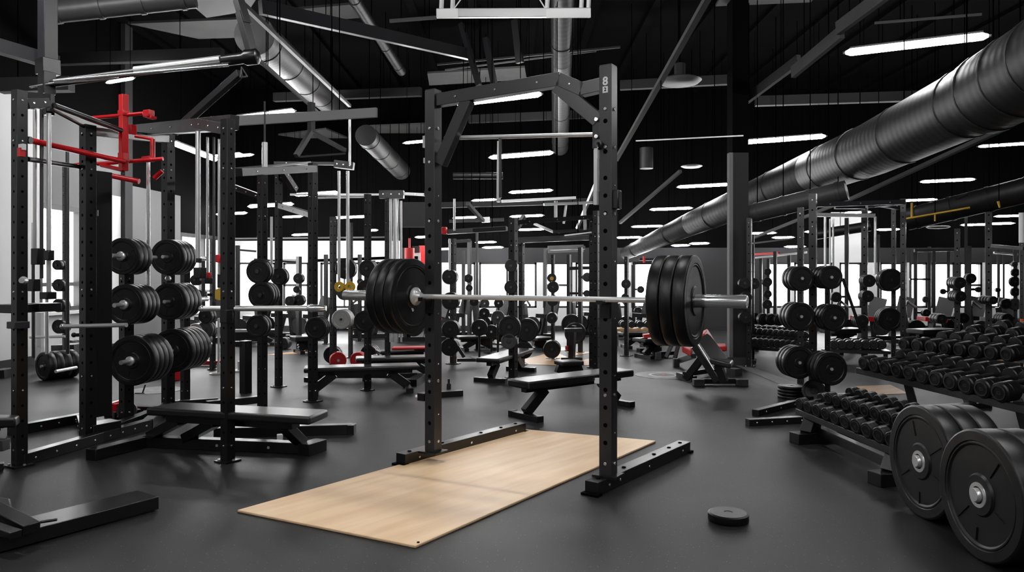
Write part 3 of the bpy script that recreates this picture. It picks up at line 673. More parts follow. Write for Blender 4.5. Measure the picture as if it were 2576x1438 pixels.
rail('level grey beam across the left, ending right of the left rig', (588,305,7.0), (948,283,6.6), .03, .085, 'wallmid')
rail('bright edge strip over the level grey beam', (590,292,7.1), (920,276,6.8), .02, .012, 'brush')
rail('grey drop post under the fat spiral duct', (783,258,6.8), (783,330,6.8), .05, .05, 'steelg', n=0)
rail('short strut angling down left from the grey drop post', (783,330,6.8), (745,392,6.6), .04, .04, 'steelg', n=0)
rail('short strut angling down right from the grey drop post', (780,330,6.8), (868,378,7.2), .035, .035, 'steelg', n=0)
rail('level slim bar right of the small angled struts', (755,394,6.6), (868,386,7.0), .015, .015, 'tile', n=0)
rail('grey plate beam behind the centre rack top', (1378,627,12.5), (1468,624,12.5), .05, .12, 'wallmid')
rail('long dark beam over the red-tipped machine', (1130,584,9.4), (1275,575,9.2), .09, .05)
rail('silver guide bar above the centre rack', (1262,506,8.6), (1448,497,8.8), .03, .03, 'brush')
rail('second silver guide bar above the centre rack', (1368,514,8.8), (1490,509,9.0), .03, .03, 'brush')
rail('silver drop arm hanging left of the guide bars', (1256,355,8.4), (1254,508,8.4), .035, .035, 'brush', n=0)
rail('silver bent strut high right above the centre rack', (1512,430,9.0), (1452,575,9.4), .035, .035, 'brush', n=0)
rail('short silver drop bar above the centre rack', (1398,505,8.9), (1398,548,8.9), .03, .03, 'brush', n=0)
rail('another short silver drop bar right of it', (1424,515,8.9), (1418,562,8.9), .022, .022, 'brush', n=0)
rail('bent silver strut end low above the centre rack, left part', (1343,562,9.0), (1392,583,9.0), .03, .03, 'brush', n=1)
rail('level silver strut above the centre rack beam', (1390,583,9.0), (1490,577,9.1), .035, .035, 'tile', n=1)
rail('curved cable piece over the centre rack beam', (1420,592,8.9), (1488,584,8.9), .015, .015, 'brush', n=1)
rail('silver upright bar between the two guide bars', (1470,510,9.0), (1472,578,9.0), .03, .03, 'brush', n=0)
rail('level grey pipe behind the centre tube lights', (1130,556,12.0), (1268,552,12.0), .03, .05, 'tile')
rail('silver block under the grey pipe, left of the centre rack', (1212,553,11.5), (1232,552,11.5), .08, .08, 'brush', n=1)
rail('slanting grey strut above the short centre tube light', (1176,512,10.5), (1215,555,11.4), .05, .05, 'tile')
rail('thin level pipe above the far left windows', (590,600,14.2), (1000,596,14.2), .03, .03, 'tile')
rail('wide grey beam right of the four-pole machine', (1012,540,12.5), (1075,540,12.5), .1, .42, 'walldk')
rail('dark wide beam behind the third tube light', (1110,516,11.0), (1500,505,11.0), .1, .08)
rail('dark rail below the huge duct', (2130,505,10.0), (2576,300,6.6), .05, .04, 'tile')
rail('dark rail continuing below the huge duct to the pillar', (1895,598,13.0), (2130,503,10.2), .04, .04, 'tile')
rail('dark beam at the left edge below the ceiling', (-60,100,4.6), (146,160,4.9), .08, .085, 'steelg')
rail('black beam under the top left lights', (0,216,6.4), (180,212,6.4), .1, .12)
for i, (x0, x1, y0, Y) in enumerate(((690,1060,245,12.5),(1180,1500,300,13.5),(1560,1830,215,11.5),(140,560,150,9.5),(1900,2330,255,11.0))):
    rail(['dark cross joist behind the spiral duct','dark cross joist inside the rack opening','dark cross joist behind the round dome lamp','dark cross joist upper left','dark cross joist above the huge duct'][i], (x0,y0,Y), (x1,y0-14,Y*.97), .1, .14, name='roof_joist')
# ceiling panels
def panel(label, c, m='tile'):
    pts = [P(*p) for p in c]; z = sum(p.z for p in pts)/4; n = pts
    t = sum(pts, Vector())/4; mb = MB(); mb.hexa([p for p in pts]+[p+Vector((0,0,.03)) for p in pts])
    o = mb.build('ceiling_panel', M[m], loc=t); tag(o, label, 'ceiling panel'); return o
def fl(px, py, z): Y = (z-CH)*F/(HY-py); return (px, py, Y)
panel('grey ceiling tile in the upper left behind the pull-up bar', [fl(322,60,4.4),(fl(500,98,4.4)),fl(690,92,4.4),fl(620,48,4.4)])
panel('grey ceiling tile above the left gusset of the big rack', [fl(1080,215,4.2),fl(1075,185,4.2),fl(1320,170,4.2),fl(1325,200,4.2)])
panel('grey ceiling tile top centre left', [fl(700,28,4.5),fl(880,12,4.5),fl(910,45,4.5),fl(760,55,4.5)])
panel('dim ceiling tile left of the big rack', [fl(930,345,4.0),fl(930,318,4.0),fl(1070,312,4.0),fl(1070,342,4.0)])
panel('pale ceiling tile strip at the top edge right', [fl(1800,16,4.6),fl(1815,-10,4.6),fl(2060,-20,4.6),fl(2040,6,4.6)])
panel('small grey ceiling tile behind the drop post', [fl(700,340,3.9),fl(820,325,3.9),fl(880,350,3.9),fl(850,362,3.9)])
panel('dark metal box panel in the top left corner', [fl(455,-10,3.9),fl(520,45,3.9),fl(625,28,3.9),fl(650,-10,3.9)], 'joist')
# dome lamp (off)
c = P(1710,203,9.6); t = thing('dome_lamp', 'unlit round dome lamp hanging upper right of the big rack', 'lamp', c.to_tuple())
MB().lathe([(0,.06),(.08,.06),(.22,.03),(.28,0),(.24,-.035),(.1,-.055),(0,-.06)], c, (0,0,1), 28).build('shade', M['lampoff'], t); MB().cyl(c+Vector((0,0,.05)), c+Vector((0,0,.22)), .07, seg=14).build('neck', M['joist'], t)
MB().cyl(c+Vector((0,0,.2)), (c.x,c.y,ZC), .008, seg=6).build('hanger_rod', M['rodblk'], t)
for px, py, Y, lb in ((2360,571,12.0,'small flat round lamp at the far right under the ceiling'),(1740,418,12.4,'small dim round lamp left of the pillar top')):
    c = P(px,py,Y); t = thing('dome_lamp', lb, 'lamp', c.to_tuple()); MB().lathe([(0,.02),(.16,.015),(.18,0),(.14,-.02),(0,-.03)], c, (0,0,1), 20).build('shade', M['lampoff'], t); MB().cyl(c+Vector((0,0,.01)), (c.x,c.y,ZC), .006, seg=6).build('hanger_rod', M['rodblk'], t)
# white hanging frame at the top
Y = 7.1; t = thing('hanging_frame', 'white metal frame hanging at the top centre of the photo', 'hanging frame', P(1292,34,Y).to_tuple())
MB().beam(P(1098,34,Y), P(1486,32,Y), .05, .085).build('front_bar', M['brush'], t, bevel=.006)
for a, b in ((1098,1152),(1374,1486)): MB().beam(P(a,34,Y-.028), P(b,32.5,Y-.028), .006, .087).build('cover_plate', M['white'], t)
for px in (1110,1138,1376,1462,1480): MB().beam(P(px,26,Y), P(px+4,-60,Y+.05), .03, .03).build('hanger_post', M['white'], t)
for a, b in ((1142,1180),(1372,1340)): MB().cyl(P(a,22,Y), P(b,-30,Y), .006, seg=6).build('stay_wire', M['white'], t)
for px in (1112,1478): MB().cyl(P(px,-50,Y), Vector((P(px,0,Y).x,Y,ZC)), .012, seg=8).build('ceiling_rod', M['white'], t)

# ------------------------------------------------------------------ left rig
lr = thing('cable_rig', 'tall black cable and pull-up rig with red arms filling the left side', 'cable machine', (-2.4,4.9,0))
c1, z1, _ = upright(lr, 49, 228, 1172, .062, -.5, foot=.05)
c4, z4, _ = upright(lr, 573, 300, 1160, .060, -.5, foot=.05)
c2, z2, _ = upright(lr, 221, 315, 1112, .075, -.5)
c3, z3, _ = upright(lr, 423, 338, 1030, .075, -.5)
hs = MB(); q = P(252,691,5.1); hs.box((q.x,q.y,1.0), .085, .12, 1.4*1.2, -.5); hs.box((q.x+.02,q.y-.07,1.55), .02, .004, .04, -.5, mi=1); hs.build('weight_stack_housing', [M['steel'], M['white']], lr, bevel=.003)
hs = MB(); hs.box((q.x+.02,q.y-.02,.06), .14, .2, .12, -.5); hs.build('stack_base', M['steel'], lr, bevel=.003)
def low(p, q, h=.07, w=.07, nm='base_rail', par=lr): beamp(par, Vector((p.x,p.y,h/2)), Vector((q.x,q.y,h/2)), w, h, name=nm, bolt=4, bevel=.003)
low(c1, G(250,1112)); low(G(250,1112), G(372,1078)); low(G(25,1096), G(205,1062)); low(G(205,1066), c2); low(G(372,1078), c3)
low(G(330,1040), G(440,1046)); low(G(270,1095), G(400,1045))
# top steel
T = lambda px,py,Y: P(px,py,Y)
beamp(lr, T(66,262,4.4), T(122,258,4.5), .06, .06, bolt=2); beamp(lr, T(60,240,4.4), T(125,246,4.5), .05,.04)
beamp(lr, T(330,330,6.2), T(590,308,4.55), .06, .09, 'steelg', bolt=5)
beamp(lr, T(500,312,4.9), T(575,325,4.5), .06,.07,'steelg', bolt=3)
beamp(lr, T(438,332,5.4), T(604,184,5.0), .045,.05, 'steelg', 'diagonal_brace')
beamp(lr, c2+Vector((0,0,z2-.04)), T(423,350,6.2), .05,.06)
rod(lr, [T(136,265,4.5), T(310,330,5.2)], .018, 'handle', 'pull_up_bar')
rod(lr, [T(70,400,4.4), T(205,420,5.0)], .015, 'steel', 'pull_up_bar'); rod(lr, [T(130,275,4.55), T(218,322,5.0)], .012, 'steelg','stay_bar')
# big overhead pull-up bar
ob = MB(); a, b = T(112,212,4.7), T(612,146,4.7); ob.cyl(a, b, .026, seg=20); ob.build('overhead_bar', M['steelg'], lr)
ob = MB(); ob.cyl(T(340,178,4.69), T(555,150,4.69), .028, seg=20); ob.build('bar_sleeve', M['brush'], lr)
ob = MB(); ob.lathe([(0,0),(.034,0),(.036,.01),(.036,.13),(.05,.15),(.05,.22),(.03,.235),(0,.235)], T(560,153,4.69), (b-a), 20); ob.build('bar_end_knuckle', M['steel'], lr)
rod(lr, [T(136,204,4.66), T(575,163,4.66)], .010, 'chrome', 'lower_guide_bar')
rod(lr, [T(75,219,4.66), T(140,208,4.66), T(300,196,4.68)], .006, 'chrome', 'cable')
# hanging column
beamp(lr, T(120,-80,4.75), T(120,160,4.75), .085, .085, 'steelg', 'hanging_column', bevel=.004)
beamp(lr, T(120,150,4.75), T(121,188,4.75), .10, .11, 'steel', 'column_sleeve'); beamp(lr, T(118,182,4.7), T(118,238,4.7), .075,.075,'steel','column_block'); beamp(lr, T(122,236,4.6), T(122,290,4.6), .05,.05,'steel','pulley_head')
beamp(lr, T(600,0,4.9), T(618,60,4.9), .05,.06,'steelg','hanging_arm'); beamp(lr, T(606,30,4.9), T(636,140,4.9), .05,.06,'steelg','hanging_arm')
rod(lr, [T(608,168,4.7), T(622,192,4.7), T(604,194,4.7), T(608,168,4.7)], .005, 'handle', 'carabiner')
# cable columns
for px, y0, y1, r, m, Y in ((88,275,650,.011,'brush',4.6),(105,275,700,.011,'handle',4.6),(123,285,740,.014,'brush',4.55),(498,330,660,.016,'brush',4.8),(522,345,700,.009,'chrome',4.9),(538,345,760,.008,'handle',5.0),(552,350,690,.011,'chrome',4.75),(170,380,890,.017,'handle',6.8),(373,405,775,.014,'chrome',5.6),(84,650,900,.012,'handle',5.6),(118,740,890,.012,'brush',5.6)):
    rod(lr, [T(px,y0,Y), T(px,y1,Y)], r, m, 'guide_pole')
for px, py, wx, h, Y, m in ((96,645,.06,.10,4.55,'steel'),(124,642,.042,.062,4.5,'steel'),(86,717,.055,.075,4.6,'steel'),(121,743,.07,.045,4.5,'steel'),(503,686,.06,.07,4.75,'steel'),(500,655,.03,.03,4.75,'steel'),(552,650,.034,.05,4.7,'red'),(523,692,.030,.04,4.85,'red'),(525,706,.04,.04,4.85,'steel'),(560,706,.05,.09,4.8,'steelg'),(106,772,.16,.05,4.6,'steel'),(40,775,.2,.05,4.5,'steel')):
    a = T(px,py,Y); MB().box(a, wx, wx*.9, h, -.4).build('carriage_block', M[m], lr, bevel=.004)
# red arms
redp = [((311,237),(311,430),5.2,5.2,.044,'red_post'),]
beamp(lr, T(311,238,5.2), T(311,430,5.2), .048,.048,'red','red_post', bevel=.004)
for (a, b, Ya, Yb, r) in (((235,296),(305,290),5.25,5.2,.013),((318,289),(360,285),5.2,5.2,.013),((72,352),(312,406),4.5,5.15,.018),((178,417),(210,412),5.4,5.4,.014),((245,412),(410,399),5.3,5.3,.014),((255,415),(310,428),5.3,5.2,.015),((256,437),(350,456),5.5,5.5,.020),((388,448),(408,430),5.6,5.6,.018),((340,342),(385,350),5.4,5.4,.012),((384,350),(384,398),5.4,5.4,.018)):
    rod(lr, [T(*a,Ya), T(*b,Yb)], r, 'red', 'red_arm')
for px, py, w_, h, Y in ((311,285,.062,.04,5.2),(374,286,.06,.05,5.2),(311,395,.06,.06,5.2),(373,400,.085,.04,5.4),(333,326,.03,.07,5.3),(382,296,.04,.02,5.2)):
    MB().box(T(px,py,Y), w_, .05, h, -.4).build('red_clamp', M['red'], lr, bevel=.004)
beamp(lr, T(252,334,5.4), T(330,326,5.4), .03,.055,'white','painted_end_plate'); MB().beam(T(285,328,5.37), T(300,327,5.37), .006,.04).build('red_sticker', M['red'], lr)
q = MB(); q.box(T(56,370,4.3), .045,.02,.035,-.5); q.box(T(54,383,4.3), .03,.03,.05,-.5, mi=1); q.build('white_latch', [M['white'], M['red']], lr)
rod(lr, [T(68,352,4.4), T(78,353,4.4)], .022, 'steel', 'bar_end'); 
# crossing grip bar at waist height (left)
rod(lr, [T(158,821,4.9), T(318,817,4.7)], .014, 'brush', 'support_bar'); MB().ball(T(158,821,4.9), .02).build('bar_tip', M['chrome'], lr)
rod(lr, [T(186,842,5.0), T(205,842,5.0)], .012, 'steel', 'knob'); MB().ball(T(186,842,5.0),.017).build('knob', M['steel'], lr)
for (px,py) in ((62,705),(424,700)): MB().lathe([(0,0),(.02,0),(.024,.02),(.016,.05),(0,.05)], T(px,py,4.3 if px<100 else 6.1), (.3,-1,0), 14).build('pop_pin', M['brush'], lr)
MB().box(T(46,817,4.3), .085,.085,.04,-.5).build('post_collar', M['steelg'], lr, bevel=.003)

# mid-left silver barbell on the left rig
b2 = thing('barbell', 'empty silver barbell crossing the post right of the left rig', 'barbell', P(655,775,4.6).to_tuple())
rod(b2, [P(510,776,4.5), P(775,775,4.5)], .017, 'brush', 'shaft', 18)
MB().lathe([(0,0),(.02,.004),(.024,.02),(.022,.10),(.016,.115),(0,.115)], P(773,775,4.5), (1,0,0), 18).build('bar_end', M['chrome'], b2); MB().ball(P(508,776,4.5), .021).build('bar_end', M['chrome'], b2)
q = MB(); a = P(573,776,4.47); q.box(a+Vector((0,-.02,-.045)), .06,.05,.08,-.5); q.build('bar_clamp', M['steel'], lr, bevel=.003)

# ------------------------------------------------------------------ generic racks, pegs and plates
RK = {}
def rack(key, name, label, cat, posts, beams=(), noun=None, rods=()):
    cs = []
    base = P(posts[0][0], 691, YB(posts[0][2])); t = thing(name, label, cat, (base.x, base.y, 0))
    info = []
    for p in posts:
        px, top, bs = p[:3]; w = p[3] if len(p) > 3 else .06
        foot_ = p[4] if len(p) > 4 else .04
        c, zt, o = upright(t, px, top, bs, w, foot=foot_, hole=YB(bs) < 10.5, bolt=YB(bs) < 10.5, name='upright'); info.append((c, zt))
    for b in beams:
        (x0,y0,Y0),(x1,y1,Y1),th = b[:3]; m = b[3] if len(b) > 3 else 'steel'
        beamp(t, P(x0,y0,Y0), P(x1,y1,Y1), th, th, m, bolt=3 if Y0 < 9 else 0)
    for r_ in rods:
        (x0,y0,Y0),(x1,y1,Y1),th,m = r_; rod(t, [P(x0,y0,Y0), P(x1,y1,Y1)], th, m, 'guide_pole', 8)
    RK[key] = [t, info, noun or label, []]; return t
def pegs(key, lst, n=(-.10,-1,0), kind='mid', group=None, m=None):
    """lst: (post index, px, py, radius px, count, thickness m, [material])"""
    t, info, noun, _ = RK[key]; order = sorted(range(len(lst)), key=lambda i: lst[i][2])
    nn = Vector(n).normalized(); K = len(lst)
    for rank, i in enumerate(order):
        it = lst[i]; pi, px, py, rp, cnt, th = it[:6]; mm = it[6] if len(it) > 6 else m
        c, zt = info[pi]; L_ = cnt*(th+.003)+.05
        Yf = c.y-L_-.03; f = P(px, py, Yf); r = rp*Yf/F
        f = f; root = Vector((f.x, f.y, f.z))-nn*(L_+.02); root2 = Vector((c.x, root.y, f.z))
        mb = MB(); mb.cyl(root, f+nn*.012, min(.014, r*.3), seg=10, mi=1)
        if (root-root2).length > .03: mb.beam(root, Vector((c.x,c.y,f.z)), .035, .035)
        mb.build('storage_peg', [M['steel'], M['handle']], t)
        where = 'top' if rank == 0 else 'lowest' if rank == K-1 else ORD[rank]+' highest'
        peg = ('%s peg, ' % where if K > 1 else '')+noun
        kd = kind if rp > 16 else 'far'
        stack(f, nn, r, th, cnt, kd, peg, group, mm, False, what='black plate' if not mm else {'rubberg':'grey plate','platelt':'pale plate','redv':'red plate','yellow':'yellow plate'}[mm])

# left plate tree, two columns
rack('ltree', 'plate_tree', 'black plate storage post with three loaded pegs, left', 'plate rack', [(318,600,1068,.075,.05)], noun='the left storage post, front column')
t = RK['ltree'][0]
for (px, py, hp, fh, k, th) in ((307,644,93,0,3,.055),(314,766,103,0,4,.05),(330,907,127,0,4,.06)):
    Yf = 5.35; f = P(px,py,Yf); n = Vector((-.10,-1,0)).normalized(); r = hp/2*Yf/F
    word = {644:'top',766:'middle',907:'bottom'}[py]
    stack(f, n, r, th, k, 'bumper_a', 'on the %s peg, front left storage post' % word, 'bumper plates on the left storage post')
    pg = MB(); pg.cyl(f-n*.42, f+n*.12, .016, seg=14); pg.lathe([(.03,.0),(.034,.02),(.02,.03),(.0165,.03)], f, n, 16); pg.build('storage_peg', M['brush'], t)
for (x0,x1) in ((300,345),): low(G(285,1058), G(352,1050), nm='base_foot', par=t)
rack('ltree2', 'plate_tree', 'black plate storage post behind the left rig, second column', 'plate rack', [(466,640,1010,.06,.05)], noun='the second left storage column')
t = RK['ltree2'][0]
for (px, py, hp, k, th) in ((420,646,90,4,.05),(424,758,94,4,.06),(432,882,110,5,.06)):
    Yf = 5.9; f = P(px,py,Yf); n = Vector((-.10,-1,0)).normalized(); r = hp/2*Yf/F; word = {646:'top',758:'middle',882:'bottom'}[py]
    stack(f, n, r, th, k, 'bumper_a', 'on the %s peg, second left storage column' % word, 'bumper plates on the second left storage column')
    pg = MB(); q0 = f-n*.6; pg.cyl(f-n*.62, f+n*.06, .014, seg=12); pg.beam(q0, Vector((RK['ltree2'][1][0][0].x, RK['ltree2'][1][0][0].y, q0.z)), .04,.04); pg.build('storage_peg', M['brush'], t)

# racks in the middle and far field
rack('A','power_rack','mid-left black rack with three posts and a level crossbeam behind the flat bench','squat rack',
     [(660,440,1082,.052),(787,410,1010,.062,.06),(701,432,973,.055,.06)],
     [((600,433,5.35),(790,424,6.55),.06),((705,517,7.4),(785,541,6.6),.05),((712,432,7.4),(742,478,7.6),.06,'steelg'),((588,470,5.6),(660,497,5.5),.04)], noun='the mid-left rack',
     rods=[((683,545,7.0),(683,690,7.0),.013,'brush'),((590,425,5.9),(780,408,7.2),.012,'steelg')])
pegs('A', [(0,648,682,31,2,.04),(0,655,742,33,3,.04),(2,700,695,22,2,.04),(0,645,820,28,2,.04),(1,793,825,28,3,.04)], kind='mid')
rack('B','cable_machine','tall black cable machine with two silver poles ending in yellow handles','cable machine',
     [(925,488,982,.05,.05),(838,545,925,.06),(882,560,900,.045)],
     [((690,410,7.3),(880,412,7.3),.03),((842,412,7.2),(890,418,7.2),.07),((800,497,7.6),(925,494,7.3),.02,'brush')], noun='silver-poled cable machine',
     rods=[((853,430,7.0),(853,708,7.0),.014,'brush'),((875,430,7.0),(875,712,7.0),.016,'brush'),((880,300,7.1),(880,415,7.1),.012,'brush'),((666,255,6.2),(666,360,6.2),.008,'steelg'),((666,358,6.2),(666,420,6.2),.024,'brush')])
for px in (854,881):
    c = P(px,721,6.95); o = MB(); o.lathe([(.018,-.015),(.048,-.015),(.052,0),(.048,.015),(.018,.015),(.018,-.015)], c, (-.3,-1,0), 20); o.build('yellow_handle', M['yellow'], RK['B'][0])
pegs('B', [(0,922,675,21,3,.04),(1,868,676,26,2,.05),(0,918,726,22,2,.04),(0,915,808,27,3,.04),(1,858,803,25,4,.035,'platelt'),(2,865,735,20,2,.04,'rubberg')])
rack('C','power_rack','black rack seen through the big rack, with wide top beams','squat rack',
     [(1291,548,950,.075,.06),(1312,600,918,.06),(1490,545,924,.06),(1500,530,935,.06)],
     [((1303,604,9.2),(1492,596,9.1),.07,'steelg'),((1291,560,8.2),(1495,545,9.0),.05),((1300,640,9.0),(1312,638,9.0),.05),((1290,588,8.2),(1318,545,8.4),.05)], noun='the rack seen through the big rack')
pegs('C', [(0,1285,668,16,2,.04),(0,1285,722,17,2,.04),(0,1281,822,28,2,.05),(1,1325,830,29,2,.05),(0,1280,858,20,2,.05,'rubberg'),(1,1318,880,22,2,.05)])
rack('M','cable_machine','cable machine with four silver poles rising behind the left bumper plates','cable machine',
     [(975,492,948,.045,.05)], [((955,489,8.0),(1016,489,8.0),.085),((730,489,8.0),(955,489,8.0),.02,'brush'),((1015,487,8.0),(1075,490,8.0),.03,'brush')], noun='the four-pole cable machine',
     rods=[((983,497,8.0),(983,860,8.0),.014,'brush'),((989,500,8.1),(989,860,8.1),.006,'chrome'),((994,500,8.0),(994,860,8.0),.02,'brush'),((1001,500,8.1),(1001,860,8.1),.008,'chrome'),((1009,505,8.0),(1009,860,8.0),.013,'brush')])
rack('E','plate_tree','plate tree just right of the left post of the big rack','plate rack',
     [(1140,600,915,.06,.08)], [((1150,905,9.2),(1225,905,9.2),.04),((1150,870,9.2),(1168,898,9.2),.04),((1125,583,9.3),(1275,574,9.3),.06)], noun='plate tree beside big rack left post',
     rods=[((1131,600,9.1),(1131,680,9.1),.012,'brush'),((1143,500,9.2),(1143,580,9.2),.014,'brush')])
pegs('E', [(0,1130,696,19,3,.05),(0,1132,757,22,3,.05),(0,1132,828,22,3,.05),(0,1130,873,22,3,.05)])
MB().box(P(1118,580,9.2), .06,.06,.09,-.3).build('red_tip', M['red'], RK['E'][0], bevel=.01)
rack('F','squat_stand','slender dark posts behind the plate tree, carrying small plates','squat rack',
     [(1166,630,848,.05),(1181,605,862,.055),(1200,585,880,.03)], [((1130,608,11.8),(1182,605,12.2),.05),], noun='the slender posts behind the plate tree')
pegs('F', [(1,1178,700,11,2,.05),(1,1180,724,9,1,.05),(1,1205,824,21,2,.05),(2,1192,758,12,2,.05)])
rack('H','plate_tree','slim centre plate tree with a yellow-marked plate on top','plate rack',
     [(1391,640,902,.04,.1)], [], noun='the slim centre plate tree')
pegs('H', [(0,1388,699,12,1,.06),(0,1391,722,15,3,.06),(0,1390,756,14,3,.06),(0,1388,800,14,3,.07),(0,1388,879,22,3,.07)])
MB().cyl(P(1388,700,9.4), P(1388,700,9.38), .025, seg=12).build('yellow_mark', M['yellow'], RK['H'][0])
rack('I','squat_stand','pair of dark posts with a crossbar in front of the far right-centre windows','squat rack',
     [(1431,640,882,.05),(1460,622,886,.055),(1372,625,845,.05)], [((1431,675,11),(1492,673,11),.05),((1385,625,11.4),(1470,622,11.0),.05)], noun='the posts before the far centre windows')
pegs('I', [(1,1447,838,27,2,.05),(0,1437,815,25,2,.05),(1,1477,697,12,1,.05,'rubberg'),(0,1476,738,9,1,.05,'rubberg')])
rack('J','squat_stand','slim dark post right of the big rack with small plates','squat rack',
     [(1576,645,895,.05,.09)], [], noun='the slim post right of the big rack')
pegs('J', [(0,1575,714,12,2,.05),(0,1573,748,10,2,.05)])
rack('K','squat_stand','far machine frame with a red top pin left of the right bumper plates','cable machine',
     [(1594,660,845,.05),(1650,660,842,.04)], [((1590,662,13),(1655,660,13),.05),((1608,652,13),(1645,652,13),.04)], noun='the far frame with a red pin')
MB().cyl(P(1620,660,12.8), P(1620,644,12.8), .02).build('red_pin', M['red'], RK['K'][0])
pegs('K', [(0,1612,728,9,2,.05),(0,1605,782,10,2,.05)])
# right side
rack('Q','power_rack','slim black post rack directly right of the grey pillar','squat rack',
     [(1885,548,922,.055,.07),(1893,590,905,.045)], [((1893,612,9.8),(1990,600,10.2),.02,'brush')], noun='the slim post right of the pillar')
pegs('Q', [(0,1874,712,15,2,.04),(0,1878,747,14,2,.04),(0,1876,798,16,2,.04),(1,1898,713,14,2,.04)])
rack('S','plate_tree','plate post far right of the pillar with four small plates','plate rack',
     [(1933,650,850,.05),(1950,632,872,.05),(1985,640,860,.05),(1914,645,850,.05)], [((1893,640,12.6),(1960,636,12),.035,'redv'),((1900,648,12.5),(2030,634,12),.03,'brush')], noun='the small plate post beyond the pillar')
pegs('S', [(0,1932,683,9,1,.05),(0,1931,709,12,2,.05),(0,1932,739,10,1,.05),(0,1931,765,12,1,.05)])
rack('T','plate_tree','tall black plate tree with six loaded pegs behind the low dumbbell rack','plate rack',
     [(2045,487,1002,.062,.05),(2014,522,975,.055),(2082,700,990,.045)],
     [((2045,515,7.0),(2270,508,7.3),.045,'steelg')], noun='the big right plate tree')
t = RK['T'][0]
for (px, py, rp, k, th, Y, pi, wd) in ((2018,700,32,3,.06,6.55,1,'upper left'),(2092,697,30,3,.06,6.45,2,'upper right'),(2016,796,36,3,.065,6.4,1,'middle left'),(2100,799,34,3,.06,6.3,2,'middle right'),(2012,912,41,3,.06,6.3,1,'lower left'),(2092,928,42,3,.065,6.1,2,'lower right')):
    f = P(px,py,Y); n = Vector((.05,-1,0)).normalized(); c = RK['T'][1][pi][0]
    stack(f, n, rp*Y/F, th, k, 'mid', 'on the %s peg, big right plate tree' % wd, 'plates on the big right plate tree', what='black rubber plate')
    pg = MB(); q0 = f-n*.26; pg.cyl(q0, f+n*.008, .013, seg=10, mi=1); pg.beam(q0, Vector((c.x,c.y,q0.z)), .035,.035); pg.build('storage_peg', [M['steel'], M['brush']], t)
for a, b in ((G(2040,1010),G(1900,1046)), (G(1880,1070),G(2030,1062)), (G(2030,1062),G(2160,1000)), (G(2040,1010),G(2160,1000))): low(a, b, .05, .06, 'base_rail', t)
# smaller trees far right
rack('U','cable_machine','far right cable station with silver guide poles behind the plate tree','cable machine',
     [(2130,548,862,.06),(2175,515,905,.075),(2210,590,850,.04)], [((2050,540,8.2),(2200,542,8.2),.04,'brush'),((2100,520,9),(2180,520,9),.05)], noun='the silver-poled station behind the right plate tree',
     rods=[((2076,545,8.6),(2076,700,8.6),.016,'brush'),((2088,550,8.6),(2088,700,8.6),.01,'brush'),((2096,550,8.7),(2096,700,8.7),.012,'chrome'),((2202,545,8.9),(2202,690,8.9),.017,'chrome'),((2120,700,9),(2165,830,9),.02,'steel')])
pegs('U', [(1,2187,706,16,3,.05),(1,2184,745,15,3,.05),(1,2170,807,16,3,.06),(0,2105,747,13,2,.05)])
rack('V','power_rack','right rack of two close posts carrying big plates behind the dumbbells','squat rack',
     [(2248,510,905,.055),(2272,500,925,.06)], [((2180,516,8.2),(2275,508,8.2),.06,'steelg'),((2215,512,8.6),(2260,520,8.6),.07)], noun='the twin-post rack behind the dumbbells')
pegs('V', [(0,2243,704,29,3,.05),(0,2240,803,29,3,.05)])
rack('W','squat_stand','row of slim dark posts before the far right windows','squat rack',
     [(2303,625,850,.06),(2338,620,845,.055),(2350,630,850,.05),(2386,632,850,.05),(2290,630,840,.03)], [((2300,630,13),(2398,628,13),.05,'steelg'),((2288,702,13),(2340,702,13),.03)], noun='the slim posts before the far right windows')
pegs('W', [(3,2374,733,7,1,.05),(3,2376,761,11,1,.05),(1,2330,753,8,1,.05,'rubberg'),(0,2332,787,10,2,.05)])
rack('X','power_rack','tall black posts at the right carrying plates over the dumbbells','squat rack',
     [(2408,575,895,.07),(2438,618,880,.06),(2430,520,870,.045)], [((2408,500,9.6),(2432,490,9.8),.03)], noun='the tall paired posts at the right')
pegs('X', [(0,2416,711,15,4,.06),(1,2444,700,13,2,.05),(0,2418,745,14,4,.06),(0,2370,802,13,3,.08),(1,2425,800,14,3,.07),(1,2463,728,7,1,.05)])
rack('Y','power_rack','tallest black post at the far right, standing behind the dumbbells','squat rack',
     [(2487,520,900,.08),(2512,628,850,.045),(2525,632,850,.035)], [((2495,618,9.6),(2576,625,9.2),.04),((2500,635,12),(2560,640,12),.03,'brush')], noun='the tallest far right post')
pegs('Y', [(0,2500,755,11,4,.07),(1,2512,729,6,1,.05)])
rack('Z','plate_tree','plate tree at the right edge with a column of small round plates','plate rack',
     [(2554,625,885,.05),(2570,560,900,.05)], [], noun='the plate tree at the right edge')
pegs('Z', [(0,2554,664,7,1,.05,'rubberg'),(0,2556,685,10,1,.05),(0,2554,708,13,1,.05),(0,2556,734,11,1,.05),(0,2532,764,13,1,.05),(0,2555,765,15,1,.05,'rubberg'),(0,2535,803,15,4,.06)])
MB().cyl(P(2571,802,8.6), P(2570,825,8.6), .02, .012).build('orange_grip', M['orange'], RK['Z'][0]); MB().cyl(P(2570,535,8.8), P(2570,610,8.8), .03).build('white_sleeve', M['white'], RK['Z'][0])
